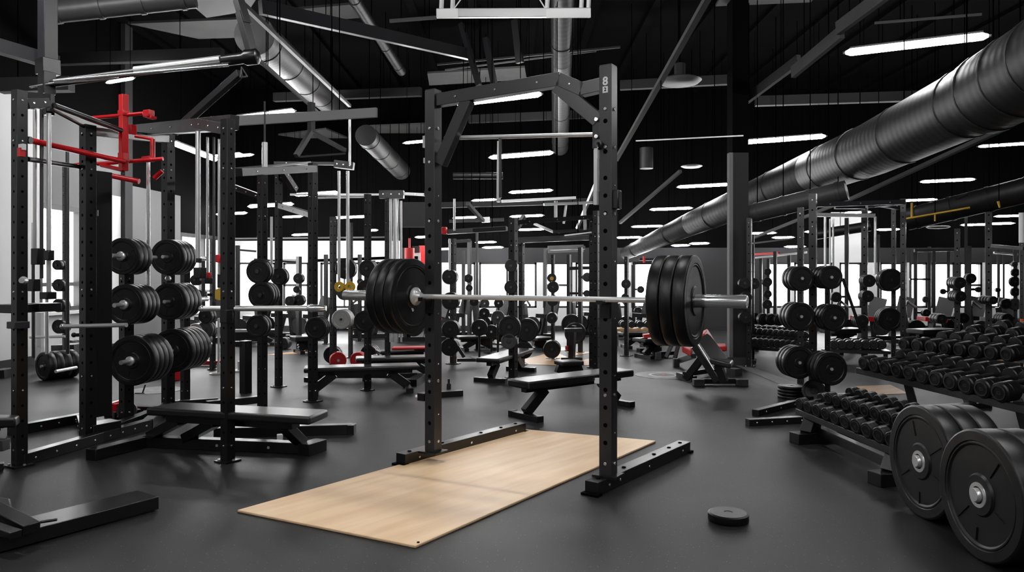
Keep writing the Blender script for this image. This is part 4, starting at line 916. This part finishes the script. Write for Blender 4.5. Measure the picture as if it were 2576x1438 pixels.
# left back small plate ladder
rack('L1','plate_tree','slim plate post before the left window with four small plates','plate rack', [(165,420,935,.05,.1)], [], noun='the slim post before the left window')
pegs('L1', [(0,142,666,13,2,.05),(0,145,717,16,2,.05),(0,145,768,17,2,.06),(0,146,821,18,2,.06)])
rack('L2','cable_machine','pale cable column by the left window','cable machine', [(92,560,905,.05)], [((90,790,9),(92,780,9),.05)], rods=[((100,785,8.6),(100,905,8.6),.05,'white'),((84,560,8.7),(84,790,8.7),.02,'brush'),((75,848,8.4),(165,846,8.4),.015,'white')])
rack('N','squat_stand','slim dark post behind the mid-left rack with paired small plates','squat rack', [(752,645,882,.06)], [((640,652,12),(756,660,12),.03),((700,655,12.5),(755,655,12.5),.05,'brush')], noun='the slim post behind the mid-left rack')
pegs('N', [(0,749,700,13,2,.05),(0,745,728,9,1,.05),(0,751,755,14,2,.05),(0,728,757,13,3,.05)])
rack('O','cable_machine','cable station with red collars behind the left rig post','cable machine', [(535,600,930,.05),(598,617,870,.05)], [((598,628,12),(645,632,12),.03)], noun='the red-collared station', rods=[((512,650,7.6),(512,780,7.6),.02,'steelg'),((550,800,8),(550,935,8),.012,'brush')])
pegs('O', [(0,490,704,14,1,.08),(0,500,742,13,2,.05),(0,515,795,18,2,.06),(0,515,828,20,2,.05,'rubberg'),(0,490,832,19,2,.05,'platelt'),(0,517,853,13,1,.06,'rubberg')])
MB().cyl(P(552,740,7.6), P(552,740,7.55), .06, seg=18).build('yellow_ring', M['yellow'], RK['O'][0])
rack('P','squat_stand','far posts left of the four-pole machine with a horizontal bar','squat rack', [(905,640,858,.05),(940,655,850,.045),(820,640,865,.05)], [((800,655,13),(985,648,13),.05,'black' if 'black' in M else 'steel')], noun='the far posts left of the four-pole machine')
pegs('P', [(0,905,708,8,1,.05),(0,949,672,14,2,.05),(0,800,830,14,2,.05,'rubberg'),(1,942,735,10,1,.05)])
# ------------------------------------------------------------------ benches
def pad(par, q, th, m='vinyl', name='pad'):
    """q: four top corners in order"""
    mb = MB(); dz = Vector((0,0,-th)); mb.hexa([p+dz for p in q]+list(q))
    o = mb.build(name, M[m], par); b = o.modifiers.new('soft_edge', 'BEVEL'); b.width = min(.014, th*.4); b.segments = 3; b.limit_method = 'ANGLE'; b.angle_limit = math.radians(50)
    return o
def bm(par, p, q, w, h, name='leg', m='steel'): return beamp(par, Vector(p), Vector(q), w, h, m, name, bevel=.003)
# flat bench inside the left rig
t = thing('flat_bench', 'long low black padded flat bench lying between the left rig posts', 'bench', (-1.9,4.65,0))
q = [P(366,1023,4.60),P(779,1046,4.30),P(826,1030,4.58),P(446,1010,4.85)]; z = .30
for p in q: p.z = (p.z+z)/2
pad(t, q, .05)
ctr = lambda a,b,k: a.lerp(b,k)
m0, m1 = ctr(q[0],q[3],.5), ctr(q[1],q[2],.5)
s0 = m0.lerp(m1,.06)-Vector((0,0,.075)); s1 = m0.lerp(m1,.86)-Vector((0,0,.075)); bm(t, s0, s1, .09, .05, 'spine')
k0, k1 = G(365,1122), G(790,1140); k0.z = k1.z = .035
bm(t, k0, k1, .075, .07, 'base_rail')
bm(t, m0.lerp(m1,.13)-Vector((0,0,.09)), Vector((k0.x+.04,k0.y,.07)), .07,.06); bm(t, m0.lerp(m1,.36)-Vector((0,0,.09)), k0.lerp(k1,.25)+Vector((0,0,.03)), .07,.06)
bm(t, m0.lerp(m1,.79)-Vector((0,0,.09)), k0.lerp(k1,.93)+Vector((0,0,.03)), .07,.06)
a = G(228,1158); a.z = .035; bm(t, a, Vector((k0.x,k0.y,.035)), .085,.07, 'front_foot'); 
e = k1-Vector((.0,.0,0)); bm(t, e+Vector((-.05,-.06,0)), e+Vector((.02,.10,0)), .09,.075, 'rear_foot')
for k in (.45,.75): c = k0.lerp(k1,k)+Vector((0,-.038,0)); MB().cyl(c, c+Vector((0,-.006,0)), .009, seg=10).build('bolt', M['chrome'], t)
# long rail behind it with rubber end
t = thing('rack_foot_rail', 'long low black steel rail on the floor behind the flat bench', 'rack foot', G(700,1092).to_tuple())
bm(t, G(540,1100)+Vector((0,0,.035)), G(885,1090)+Vector((0,0,.035)), .07,.07,'rail'); bm(t, G(876,1091)+Vector((0,0,.033)), G(893,1091)+Vector((0,0,.033)), .08,.072,'rubber_end')
bm(t, G(440,1030)+Vector((0,0,.05)), G(548,1022)+Vector((0,0,.05)), .05,.05,'rail'); bm(t, G(520,1036)+Vector((0,0,.06)), G(664,1020)+Vector((0,0,.06)), .06,.06,'rail')
c = G(704,1106); q2 = MB(); q2.box(c+Vector((0,0,.02)), .04,.03,.04,.3); o = q2.build('tape_roll', M['white'], loc=c, bevel=.004); tag(o, 'small crumpled white wrap on the floor under the flat bench end', 'wrap')
t = thing('pad_stand', 'narrow black upright stand behind the flat bench', 'stand', G(618,988).to_tuple())
bm(t, G(618,988)+Vector((0,0,.0)), G(618,988)+Vector((0,0,.50)), .08,.08,'post'); bm(t, G(618,988)+Vector((-.12,0,.47)), G(618,988)+Vector((.03,0,.47)), .07,.05,'arm'); bm(t, P(578,843,6.6), P(660,842,6.5), .12,.06,'pad','vinyl')
bm(t, P(590,832,6.6), P(650,832,6.5), .05,.03,'steel_strip','brush')
# bench under the right part of the big rack
def flat_bench(label, L0, L1, wd, z, th, feet, fw=.34, m='vinyl', spine=True, lean=.1):
    t = thing('flat_bench', label, 'bench', ((L0+L1)/2).to_tuple()[:2]+(0,))
    d = (L1-L0); d.z = 0; d.normalize(); s = Vector((-d.y,d.x,0))*wd/2
    a, b = Vector((L0.x,L0.y,z)), Vector((L1.x,L1.y,z)); pad(t, [a-s,b-s,b+s,a+s], th, m)
    if spine: bm(t, a+d*.06-Vector((0,0,th+.02)), b-d*.06-Vector((0,0,th+.02)), .06,.04,'spine')
    for e, sg in ((a,1),(b,-1)):
        top = e+d*sg*.28-Vector((0,0,th+.03)); bot = e+d*sg*(.28-lean-.08); bot.z = .05; bm(t, top, bot, .06,.08)
        f = Vector((bot.x,bot.y,.022)); ss = Vector((-d.y,d.x,0))*fw/2; bm(t, f-ss, f+ss, .06,.044,'foot')
        for k in (-1,1): bm(t, f+ss*k*.82, f+ss*k*1.05, .07,.05,'rubber_cap')
    return t
flat_bench('black flat bench standing on the floor under the right side of the big rack', P(1302,955,5.75), P(1568,938,6.5), .26, .31, .06, None, lean=.12)
MB().box(P(1503,957,6.1), .05,.02,.045,-.3).build('white_tag', M['white'], bpy.data.objects['flat_bench.001'])
flat_bench('long black flat bench beyond the mid-left rack, nearest of two', P(765,930,7.0), P(1052,928,7.25), .26, .26, .045, None)
bb_ = thing('bench_rail', 'low black steel base rail under the nearer mid-field bench', 'rack foot', G(900,960).to_tuple()); bm(bb_, G(820,958)+Vector((0,0,.06)), G(1050,958)+Vector((0,0,.06)), .06,.05,'rail'); bm(bb_, G(770,968)+Vector((0,0,.05)), G(822,958)+Vector((0,0,.06)), .06,.05,'rail')
bm(bb_, G(1036,972)+Vector((0,0,.035)), G(1062,955)+Vector((0,0,.035)), .1,.07,'rubber_end')
flat_bench('black flat bench just behind the nearest mid-field bench', P(895,903,8.0), P(1100,900,8.2), .26, .24, .045, None)
t = thing('red_pad', 'thin red pad lying on a bench left of the big rack post', 'pad', P(1030,871,9.6).to_tuple()); pad(t, [P(985,874,9.5),P(1072,873,9.5),P(1070,869,9.9),P(990,870,9.9)], .03, 'redv')
t = flat_bench('far black bench carrying the thin red pad', P(950,886,9.4), P(1075,885,9.7), .24, .17, .04, None)
flat_bench('black flat bench pointing right in front of the centre rack', P(1225,892,7.7), P(1318,880,8.8), .26, .26, .045, None)
flat_bench('small black bench stub standing on the tan boards, centre right', P(1404,912,8.0), P(1458,912,8.1), .22, .2, .05, None, fw=.2)
flat_bench('far bench beyond the plate tree, left of centre', P(1150,852,11), P(1250,852,11.2), .24, .22, .05, None)
flat_bench('far dark bench left of the centre plate tree', P(1336,858,11), P(1378,857,11.2), .3, .2, .05, None)
t = thing('preacher_stand', 'black upright bench support with a flat top standing on the tan boards', 'bench', G(1440,915).to_tuple())
g = G(1438,906); bm(t, g, g+Vector((.02,0,.46)), .07,.07,'post'); bm(t, P(1420,830,8.9), P(1464,829,8.9), .14,.04,'top_pad','vinyl'); bm(t, g+Vector((-.14,0,.02)), g+Vector((.14,0,.02)), .06,.04,'foot')
MB().box(g+Vector((-.07,-.05,.17)), .035,.035,.05).build('red_end', M['redv'], t)
flat_bench('far bench right of the slim post', P(1606,868,10), P(1670,864,10.2), .3, .27, .05, None)
flat_bench('far dark bench left of the right bumper plates', P(1560,862,11.4), P(1640,860,11.5), .28, .25, .05, None)
for (px0,px1,py,Y,lb) in ((600,700,858,11.8,'far black bench between the left posts'),(735,800,868,10.6,'far bench behind the mid-left rack posts'),(1200,1290,860,11.6,'far low bench behind the hanging plates at centre'),(2080,2160,858,10.6,'far bench left of the twin-post rack'),(2300,2390,835,10.5,'far bench behind the upper dumbbells'),(2440,2540,832,10.2,'far bench at the far right behind the dumbbells')):
    flat_bench(lb, P(px0,py,Y), P(px1,py,Y+.2), .3, .36 if px0>2000 else .25, .07, None)
# adjustable benches
t = thing('adjustable_bench', 'black adjustable bench with raised back right of the big rack', 'bench', G(1790,965).to_tuple())
def P3(px,py,Y): return P(px,py,Y)
bk = [P3(1752,852,7.3),P3(1788,905,7.0),P3(1822,893,7.3),P3(1778,836,7.6)]; mb = MB(); n_ = Vector((.035,-.02,-.03)); mb.hexa([p+n_ for p in bk]+bk); o = mb.build('back_pad', M['vinyl'], t); b_ = o.modifiers.new('soft','BEVEL'); b_.width=.012; b_.segments=3
st = [P3(1784,900,7.0),P3(1838,913,6.9),P3(1845,905,7.3),P3(1800,891,7.4)]; pad(t, st, .055, 'vinyl', 'seat_pad')
bm(t, P3(1746,870,7.2), P3(1803,958,7.15), .07,.06,'main_beam'); bm(t, P3(1764,903,7.2), P3(1726,952,7.3), .07,.06,'strut'); bm(t, P3(1806,915,7.1), P3(1822,960,7.1), .07,.06,'strut')
bm(t, G(1756,968)+Vector((0,0,.04)), G(1866,968)+Vector((0,0,.04)), .05,.05,'foot'); bm(t, G(1722,955)+Vector((0,0,.06)), G(1800,942)+Vector((0,0,.06)), .05,.05,'foot')
for px in (1757,1866): c = G(px,970); MB().box(c+Vector((0,0,.035)), .11,.09,.07).build('rubber_foot', M['rubberg'], t, bevel=.005)
for a,b in (((1708,950),(1746,960)),): bm(t, G(*a)+Vector((0,0,.03)), G(*b)+Vector((0,0,.03)), .07,.06,'rubber_foot')
rod(t, [P3(1754,862,7.05), P3(1796,930,6.95)], .008, 'chrome', 'ladder_bar')
t = thing('adjustable_bench', 'bench with bright red back and seat behind the black adjustable bench', 'bench', G(1720,915).to_tuple())
bk = [P3(1771,838,8.9),P3(1797,874,8.8),P3(1806,868,9.1),P3(1780,826,9.2)]; mb = MB(); mb.hexa([p+Vector((-.05,.03,-.03)) for p in bk]+bk); o = mb.build('back_pad', M['redv'], t); b_ = o.modifiers.new('soft','BEVEL'); b_.width=.015; b_.segments=3
pad(t, [P3(1795,872,8.7),P3(1828,870,8.7),P3(1826,863,9.1),P3(1800,863,9.1)], .06, 'redv', 'seat_pad')
pad(t, [P3(1716,868,8.6),P3(1738,880,8.4),P3(1745,866,8.8),P3(1722,860,9.0)], .08, 'redv', 'lower_pad')
bm(t, G(1655,900)+Vector((0,0,.06)), G(1700,898)+Vector((0,0,.06)), .06,.05,'foot'); bm(t, G(1700,918)+Vector((0,0,.04)), P3(1745,895,8.6), .06,.05,'foot'); 
for px,py in ((1656,905),(1701,922)): MB().box(G(px,py)+Vector((0,0,.05)), .07,.07,.1).build('rubber_foot', M['rubberg'], t, bevel=.005)
bm(t, P3(1690,866,8.7), P3(1676,898,8.7), .04,.04,'strut','steelg'); bm(t, P3(1706,868,8.7), P3(1698,900,8.7), .04,.04,'strut','steelg'); bm(t, P3(1780,872,8.9), P3(1800,905,8.9), .05,.05,'strut')
bm(t, G(1838,945)+Vector((0,0,.04)), G(1856,943)+Vector((0,0,.04)), .12,.08,'rubber_foot','rubberg')
t = thing('leg_machine', 'dark low machine frame left of the red bench', 'machine', G(1640,890).to_tuple())
bm(t, G(1606,888)+Vector((0,0,.04)), G(1660,884)+Vector((0,0,.04)), .08,.06,'base_rail'); bm(t, P3(1650,845,10), G(1650,885)+Vector((0,0,.03)), .12,.09,'post'); bm(t, P3(1618,845,10), P3(1650,842,10), .12,.05,'seat_pad','redv'); bm(t, P3(1612,854,10), P3(1628,852,10), .1,.05,'seat_end','vinyl')
# low foreground beam at the left
t = thing('floor_beam', 'wide low black steel base beam reaching in from the left edge, nearest the camera', 'rack foot', (-2.2,3.1,0))
fa, fb = G(400,1283), G(0,1393); dd = (fa-fb).normalized(); sd = Vector((-dd.y,dd.x,0)); H_ = .06
mb = MB(); e0 = fb-dd*.8; mb.hexa([Vector((p.x,p.y,.006)) for p in (e0,fa,fa+sd*.19,e0+sd*.19)]+[Vector((p.x,p.y,H_+.006)) for p in (e0,fa,fa+sd*.19,e0+sd*.19)]); mb.build('beam', M['steel'], t, bevel=.003)
mb = MB(); mb.hexa([Vector((p.x,p.y,0)) for p in (fa-dd*.25+sd*.01,fa-dd*.03+sd*.01,fa-dd*.03+sd*.17,fa-dd*.25+sd*.17)]+[Vector((p.x,p.y,.008)) for p in (fa-dd*.25+sd*.01,fa-dd*.03+sd*.01,fa-dd*.03+sd*.17,fa-dd*.25+sd*.17)]); mb.build('rubber_foot', M['rubberg'], t)
bm(t, G(80,1336,.07)+Vector((0,0,.012)), G(-40,1302,.07)+Vector((0,0,.06)), .07,.04,'cross_strut'); bm(t, G(40,1352,.07)+Vector((0,0,.012)), G(-60,1330,.07)+Vector((0,0,.03)), .05,.03,'cross_strut')
k = G(118,1316,.08); rod(t, [k+Vector((-.06,0,0)), k+Vector((.03,.02,.01))], .006, 'steel', 'pull_pin')
t = thing('bench_pad', 'dark padded block at the left edge just above the wide base beam', 'pad', G(10,1300).to_tuple()); q = [G(-60,1270,.1),G(34,1272,.1),G(30,1252,.1),G(-50,1240,.1)]; pad(t, q, .07)
t = thing('flat_bench', 'end of a black padded bench cut by the left edge of the photo', 'bench', G(-10,1130).to_tuple())
q = [P(-120,1052,4.0),P(40,1050,4.05),P(50,1043,4.3),P(-100,1040,4.3)]; pad(t, q, .055); bm(t, P(-90,1062,4.15), P(20,1062,4.15), .08,.05,'spine'); bm(t, P(-20,1068,4.15), G(-60,1180)+Vector((0,0,.03)), .07,.08); bm(t, P(-60,1120,4.0), P(16,1118,4.0), .06,.06,'rubber_end','rubberg'); bm(t, G(-80,1190)+Vector((0,0,.02)), G(10,1180)+Vector((0,0,.02)), .06,.04,'foot')
# ------------------------------------------------------------------ things on the floor
def gplate(px, py, rx, h, label, k=1, m='rubber', kind='mid'):
    c = G(px, py); r = rx*c.y/F
    for i in range(k):
        plate(Vector((c.x,c.y,h*(i+1)+.001*i)), (0,0,1), r*(1-.01*(i%2)), h, kind, label if k == 1 else label % (['bottom','second','third','top'][i]), None if k==1 else 'flat pile of plates')
gplate(1832,1308, 50, .038, 'single small black plate lying flat on the open floor at right', kind='far_puck')
gplate(1992,1000, 34, .028, '%s plate of the flat pile beside the big right plate tree', 4)
c = G(2040,1008); plate(Vector((c.x,c.y-.06,.10)), (-.35,-.9,.25), .10, .03, 'mid', 'black plate leaning against the flat pile at right')
# loaded barbell lying on the floor, left
def floor_bar(label, px, py, rp, k, th, Y, m=None, n=(-.10,-1,0), what='thick black plate', kind='mid', desc=None, bar=True):
    f = P(px,py,Y); r = rp*Y/F; f.z = r; nn = Vector(n).normalized()
    if bar:
        t = thing('barbell', label, 'barbell', (f.x, f.y, 0)); rod(t, [f+nn*.02, f-nn*(k*th+.5)], .016, 'brush', 'shaft')
    stack(f, nn, r, th, k, kind, desc, 'plates of '+(desc or ''), m, False, what=what)
floor_bar('barbell lying on the floor behind the leftmost posts', 107, 941, 36, 4, .08, 7.9, n=(-.5,-.86,0), desc='on the floor barbell behind the leftmost posts')
rod([o for o in bpy.data.objects if o.get('label') == 'barbell lying on the floor behind the leftmost posts'][0], [P(140,934,7.4),P(192,924,7.7)], .016, 'brush', 'shaft')
floor_bar('second barbell on the floor further behind the left posts', 172, 912, 33, 3, .08, 9.2, n=(-.4,-.9,0), desc='on the second floor barbell at left')
t = thing('equipment_bench', 'dark bench end behind the floor plates at left', 'bench', G(180,925).to_tuple()); bm(t, P(148,878,8.9), P(205,876,8.9), .3,.12,'pad','vinyl'); bm(t, P(180,882,8.9), G(180,925)+Vector((0,0,.0)), .1,.1,'post')
t = thing('low_step', 'dark low step by the left wall', 'step', P(30,940,8.2).to_tuple()); bm(t, P(-10,940,8.2), P(30,938,8.2), .25,.1,'top')
floor_bar('barbell with red-faced plates, left of the mid-left benches', 851, 874, 21, 1, .10, 8.9, m='redv', n=(.3,-.95,0), what='red-faced round plate', desc='left of the pair below the silver cable poles')
floor_bar('barbell with the right red-faced plate below the silver poles', 899, 874, 21, 1, .10, 8.9, m='redv', n=(-.2,-.97,0), what='red-faced round plate', desc='right of the pair below the silver cable poles')
floor_bar('x', 834, 872, 22, 2, .06, 9.4, desc='behind the left red-faced plate', bar=False); floor_bar('x', 926, 870, 21, 3, .06, 9.6, desc='behind the right red-faced plate', bar=False)
floor_bar('x', 710, 857, 15, 2, .08, 11.2, desc='on the floor behind the mid-left rack', bar=False)
for (px,py,rp,k,Y,m,d_) in ((1205,824,21,1,9.9,None,'hanging in front of the far benches, centre left'),(1236,834,17,1,10.6,None,'low behind the centre-left hanging plate'),(1252,798,17,1,10.4,'rubberg','above the far dumbbells left of the centre rack'),(1218,788,14,1,11.5,None,'small, high left of the centre rack'),(1219,763,12,1,12.2,'rubberg','oval, behind the barbell shaft'),(1254,762,12,1,12.0,None,'dark, behind the barbell shaft'),(1447,862,0,0,10,None,'')):
    if not k: continue
    f = P(px,py,Y); r = rp*Y/F
    t = thing('machine_weight_stand', 'slim stand holding the plate '+d_, 'stand', (f.x,f.y+.1,0)); MB().cyl((f.x,f.y+.09,0), (f.x,f.y+.09,f.z), .016, seg=8).build('post', M['steel'], t); MB().cyl((f.x,f.y+.12,f.z), (f.x,f.y-.04,f.z), .014, seg=8).build('storage_peg', M['brush'], t); MB().cyl((f.x,f.y+.09,0),(f.x,f.y+.09,.02), .12, seg=14).build('base', M['steel'], t)
    plate(f+Vector((0,-.0,0)), (-.1,-1,0), r, .06, 'mid', 'round plate '+d_, None, m)
# tan boards on the floor
flat('floor_board', [G(1330,917),G(1312,905),G(1395,885),G(1445,905),G(1440,919)], M['mat_or'], 'tan floor board in front of the centre plate tree', 'platform')
flat('floor_board', [G(1355,882),G(1300,876),G(1370,868),G(1425,875),G(1420,882)], M['mat_or'], 'tan floor board behind the centre plate tree, left piece', 'platform')
flat('floor_board', [G(1440,895),G(1425,884),G(1482,885),G(1486,888)], M['mat_or'], 'tan floor board behind the centre plate tree, right piece', 'platform')
flat('floor_board', [G(1455,918),G(1452,908),G(1490,901),G(1492,919)], M['mat_or'], 'tan floor board sliver beside the centre rack posts', 'platform')
flat('floor_board', [G(668,894),G(690,890),G(800,878),G(775,888)], M['mat_or'], 'narrow tan board far behind the mid-left rack', 'platform')
flat('floor_board', [G(2150,972),G(2240,968),G(2285,990),G(2205,993)], M['mat_or'], 'tan board on the floor under the big dumbbell rack', 'platform')
flat('floor_board', [G(2440,905),G(2540,905),G(2600,925),G(2470,925)], M['mat_or'], 'tan board behind the dumbbell handles at right', 'platform')
# small floor things
t = thing('water_bottle', 'small dark bottle standing on the floor left of the big rack platform', 'bottle', G(1129,978).to_tuple()); c = G(1129,978)
MB().lathe([(0,0),(.022,0),(.022,.05),(.012,.06),(.012,.1),(0,.1)], c, (0,0,1), 16).build('body', M['handle'], t)
t = thing('rack_foot_rail', 'short black foot rail on the floor behind the left post of the big rack', 'rack foot', G(1135,995).to_tuple()); bm(t, G(1100,998)+Vector((0,0,.025)), G(1163,994)+Vector((0,0,.025)), .06,.05,'rail')
c = G(411,990); o = MB().box(c+Vector((0,0,.015)), .03,.02,.03).build('paper_scrap', M['white'], loc=c); tag(o, 'tiny white scrap on the floor right of the pale round sticker', 'scrap')
c = G(358,990); t = thing('floor_hook', 'small thin dark hook standing by the pale round sticker', 'hook', c.to_tuple()); rod(t, [c, c+Vector((.03,0,.09))], .007, 'steel', 'hook'); rod(t, [c+Vector((-.07,0,.005)), c+Vector((.02,0,.005))], .005, 'steel', 'base_wire')
for pts_, lb in (([P(398,935,8.2),P(440,948,7.9)],'red foot block under the second left storage column'),([P(455,915,9.2),P(560,914,9.2)],'red low bar on the floor behind the left rig')):
    t = thing('red_floor_block', lb, 'machine base', (pts_[0].x,pts_[0].y,0)); a, b = pts_; bm(t, Vector((a.x,a.y,.05 if 'foot' in lb else .04)), Vector((b.x,b.y,.05 if 'foot' in lb else .04)), .12,.09 if 'foot' in lb else .05,'red_beam','redv')
MB().box(G(450,950)+Vector((.03,0,.055)), .12,.12,.11,.2).build('red_block', M['redv'], bpy.data.objects['red_floor_block'])
t = thing('red_device', 'small red and black roller device behind the left stack housing', 'device', G(295,1045).to_tuple()); bm(t, P(268,1024,5.8), P(308,1012,5.9), .05,.05,'red_arm','red'); bm(t, P(285,1030,5.8), P(312,1022,5.9), .06,.09,'red_body','red'); MB().cyl(P(318,1032,5.7), P(322,1032,5.85), .07, seg=20).build('wheel', M['rubberg'], t); bm(t, G(270,1046)+Vector((0,0,.02)), G(330,1046)+Vector((0,0,.02)), .1,.04,'base')
for px,py,lb in ((550,940,'left'),(602,934,'right')):
    c = G(px,py); t = thing('round_base', 'pale round cable base on the floor, %s of the left rig front post' % lb, 'machine base', c.to_tuple()); MB().lathe([(0,.02),(.09,.02),(.1,.01),(.1,0),(0,0)], c, (0,0,1), 24).build('disc', M['platelt'], t)
    MB().cyl(c, c+Vector((0,0,.12)), .02, seg=10).build('stem', M['brush'], t)
# red banner wall pieces and bag behind the rack post
c = P(1050,640,13.6); t = thing('punching_bag', 'red punching bag hanging behind the left bumper plates', 'punching bag', c.to_tuple())
c0 = P(1030,640,13.6); MB().cyl(c0+Vector((0,0,-.3)), c0+Vector((0,0,.12)), .09, seg=18).build('bag', M['redv'], t); MB().cyl(c0+Vector((0,0,.12)), c0+Vector((0,0,.3)), .02, seg=8).build('strap', M['redv'], t); MB().cyl(c0+Vector((0,0,.3)), (c0.x,c0.y,ZC), .008, seg=6).build('hanger_rod', M['rodblk'], t)
c = P(1076,645,14.8); t = thing('wall_banner', 'flat red banner on the back wall left of the big rack post', 'banner', c.to_tuple()); MB().box(c, .36,.02,.44).build('cloth', M['redv'], t)
c = P(1047,652,14.0); t = thing('white_sign', 'small black and white figure sign beside the red bag', 'sign', c.to_tuple()); MB().box(c, .16,.03,.26).build('board', M['white'], t); MB().box(c+Vector((0,-.02,.02)), .07,.01,.08).build('dark_mark', M['hole'], t); MB().box(c+Vector((0,-.02,.19)), .14,.04,.12).build('head', M['steel'], t); MB().cyl(c+Vector((0,0,-.1)), (c.x,c.y,0), .015, seg=8).build('post', M['steel'], t)
# cardio / seated machines seen as dark shapes near the back wall
def machine(px, py, Y, w_, label, red=False, grey=False):
    c = P(px,691,Y); c.z = 0; t = thing('exercise_machine', label, 'machine', c.to_tuple())
    bm(t, c+Vector((-w_/2,0,.05)), c+Vector((w_/2,.1,.05)), .12,.08,'base_rail'); bm(t, c+Vector((-w_*.3,0,.08)), c+Vector((-w_*.38,0,.62)), .08,.1,'mast'); bm(t, c+Vector((w_*.1,0,.08)), c+Vector((w_*.2,0,.38)), .07,.09,'seat_post')
    b = bm(t, c+Vector((-.02,0,.42)), c+Vector((w_*.42,0,.40)), .26,.07,'seat_pad','redv' if red else 'vinyl'); b2_ = bm(t, c+Vector((w_*.4,0,.42)), c+Vector((w_*.52,.02,.75)), .24,.06,'back_pad','vinylg' if grey else 'vinyl')
    rod(t, [c+Vector((-w_*.42,-.1,.62)), c+Vector((-w_*.3,.0,.70)), c+Vector((-w_*.2,-.12,.60))], .02, 'handle', 'grip')
    MB().cyl(c+Vector((-w_*.15,-.06,.25)), c+Vector((-w_*.15,.06,.25)), .15, seg=20).build('wheel', M['rubberg' if grey else 'rubber'], t)
for i,(px,Y,w_,r_,g_,lb) in enumerate(((1130,13.4,.7,False,True,'dark seated machine far behind the left rack post'),(1228,13.2,.6,False,False,'dark machine under the far windows, left of centre rack'),(1350,13.0,.6,False,True,'dark machine under the far windows beyond the centre rack'),(1470,13.6,.6,False,False,'dark machine far behind the right centre posts'),(690,13.2,.8,False,False,'dark machine under the far left windows'),(770,12.8,.7,False,True,'grey-backed machine far behind the mid-left rack'),(500,12.2,.7,False,True,'machine near the far left corner window'),(620,12.4,.7,False,False,'machine just right of the left rig post, far back'),(930,13.0,.7,False,False,'dark machine far behind the silver cable poles'),(1690,13.5,.7,False,False,'dark machine behind the right bumper plates'),(1590,13.2,.7,False,False,'dark machine right of the big rack, far back'),(2150,12.2,.8,True,False,'machine with a red seat behind the right plate tree'),(2230,12.6,.7,False,True,'dark machine behind the twin-post rack'),(2320,12.0,.8,True,False,'machine with a red seat behind the upper dumbbells'),(2410,12.4,.7,False,False,'dark machine under the far right windows'),(2480,11.8,.7,False,True,'dark machine behind the tallest right post'),(2560,11.6,.8,False,False,'dark machine at the right edge, far back'),(1060,12.4,.8,True,False,'machine with a red seat left of the big rack post'))):
    machine(px, 0, Y, w_, lb, r_, g_)
t = thing('dumbbell_shelf', 'wooden-topped dumbbell shelf far back right of the big rack', 'dumbbell rack', P(1600,826,11.8).to_tuple()[:2]+(0,))
bm(t, P(1545,828,11.8), P(1668,828,11.8), .4,.04,'wood_top','mat_or')
for px in (1550,1662): c = P(px,831,11.8); bm(t, Vector((c.x,c.y,0)), c, .06,.06)
for i, px in enumerate((1569,1590,1611,1631,1650)):
    dumbbell(P(px,816,11.65), (.05,1,0), .3, .055, ['first','second','third','fourth','fifth'][i]+' from the left of the dumbbells on the far wooden shelf', 'dumbbells on the far wooden shelf')
for (px,py,Y,lb) in ((2130,846,11.0,'far dumbbell lying left of the twin-post rack, left one'),(2152,848,11.0,'far dumbbell lying left of the twin-post rack, middle one'),(2172,850,10.9,'far dumbbell lying left of the twin-post rack, right one')):
    pass
t = thing('dumbbell_shelf', 'low dark shelf of dumbbells seen behind the right plate tree', 'dumbbell rack', P(2150,880,9.6).to_tuple()[:2]+(0,)); bm(t, P(2085,880,9.6), P(2235,884,9.4), .3,.04,'shelf')
for px in (2092,2228): c = P(px,882,9.5); bm(t, Vector((c.x,c.y,0)), c, .05,.05)
for i, px in enumerate((2098,2118,2138,2158,2178,2198,2218)):
    dumbbell(P(px,867,9.4), (.3,.95,0), .3, .06, ORD[i]+' from the left of the dumbbells on the low shelf behind the right plate tree', 'dumbbells on the low shelf behind the right plate tree')
for L_, os in LABELS.items():
    if len(os) > 1: print('DUPLABEL', L_, len(os))
for o in SC.objects:
    if o.get('label') and len(str(o['label']).split()) > 16: print('LONG', o['label'])
    if o.parent is None and o.get('label') and len(str(o['label']).split()) < 4: print('SHORT', o['label'])
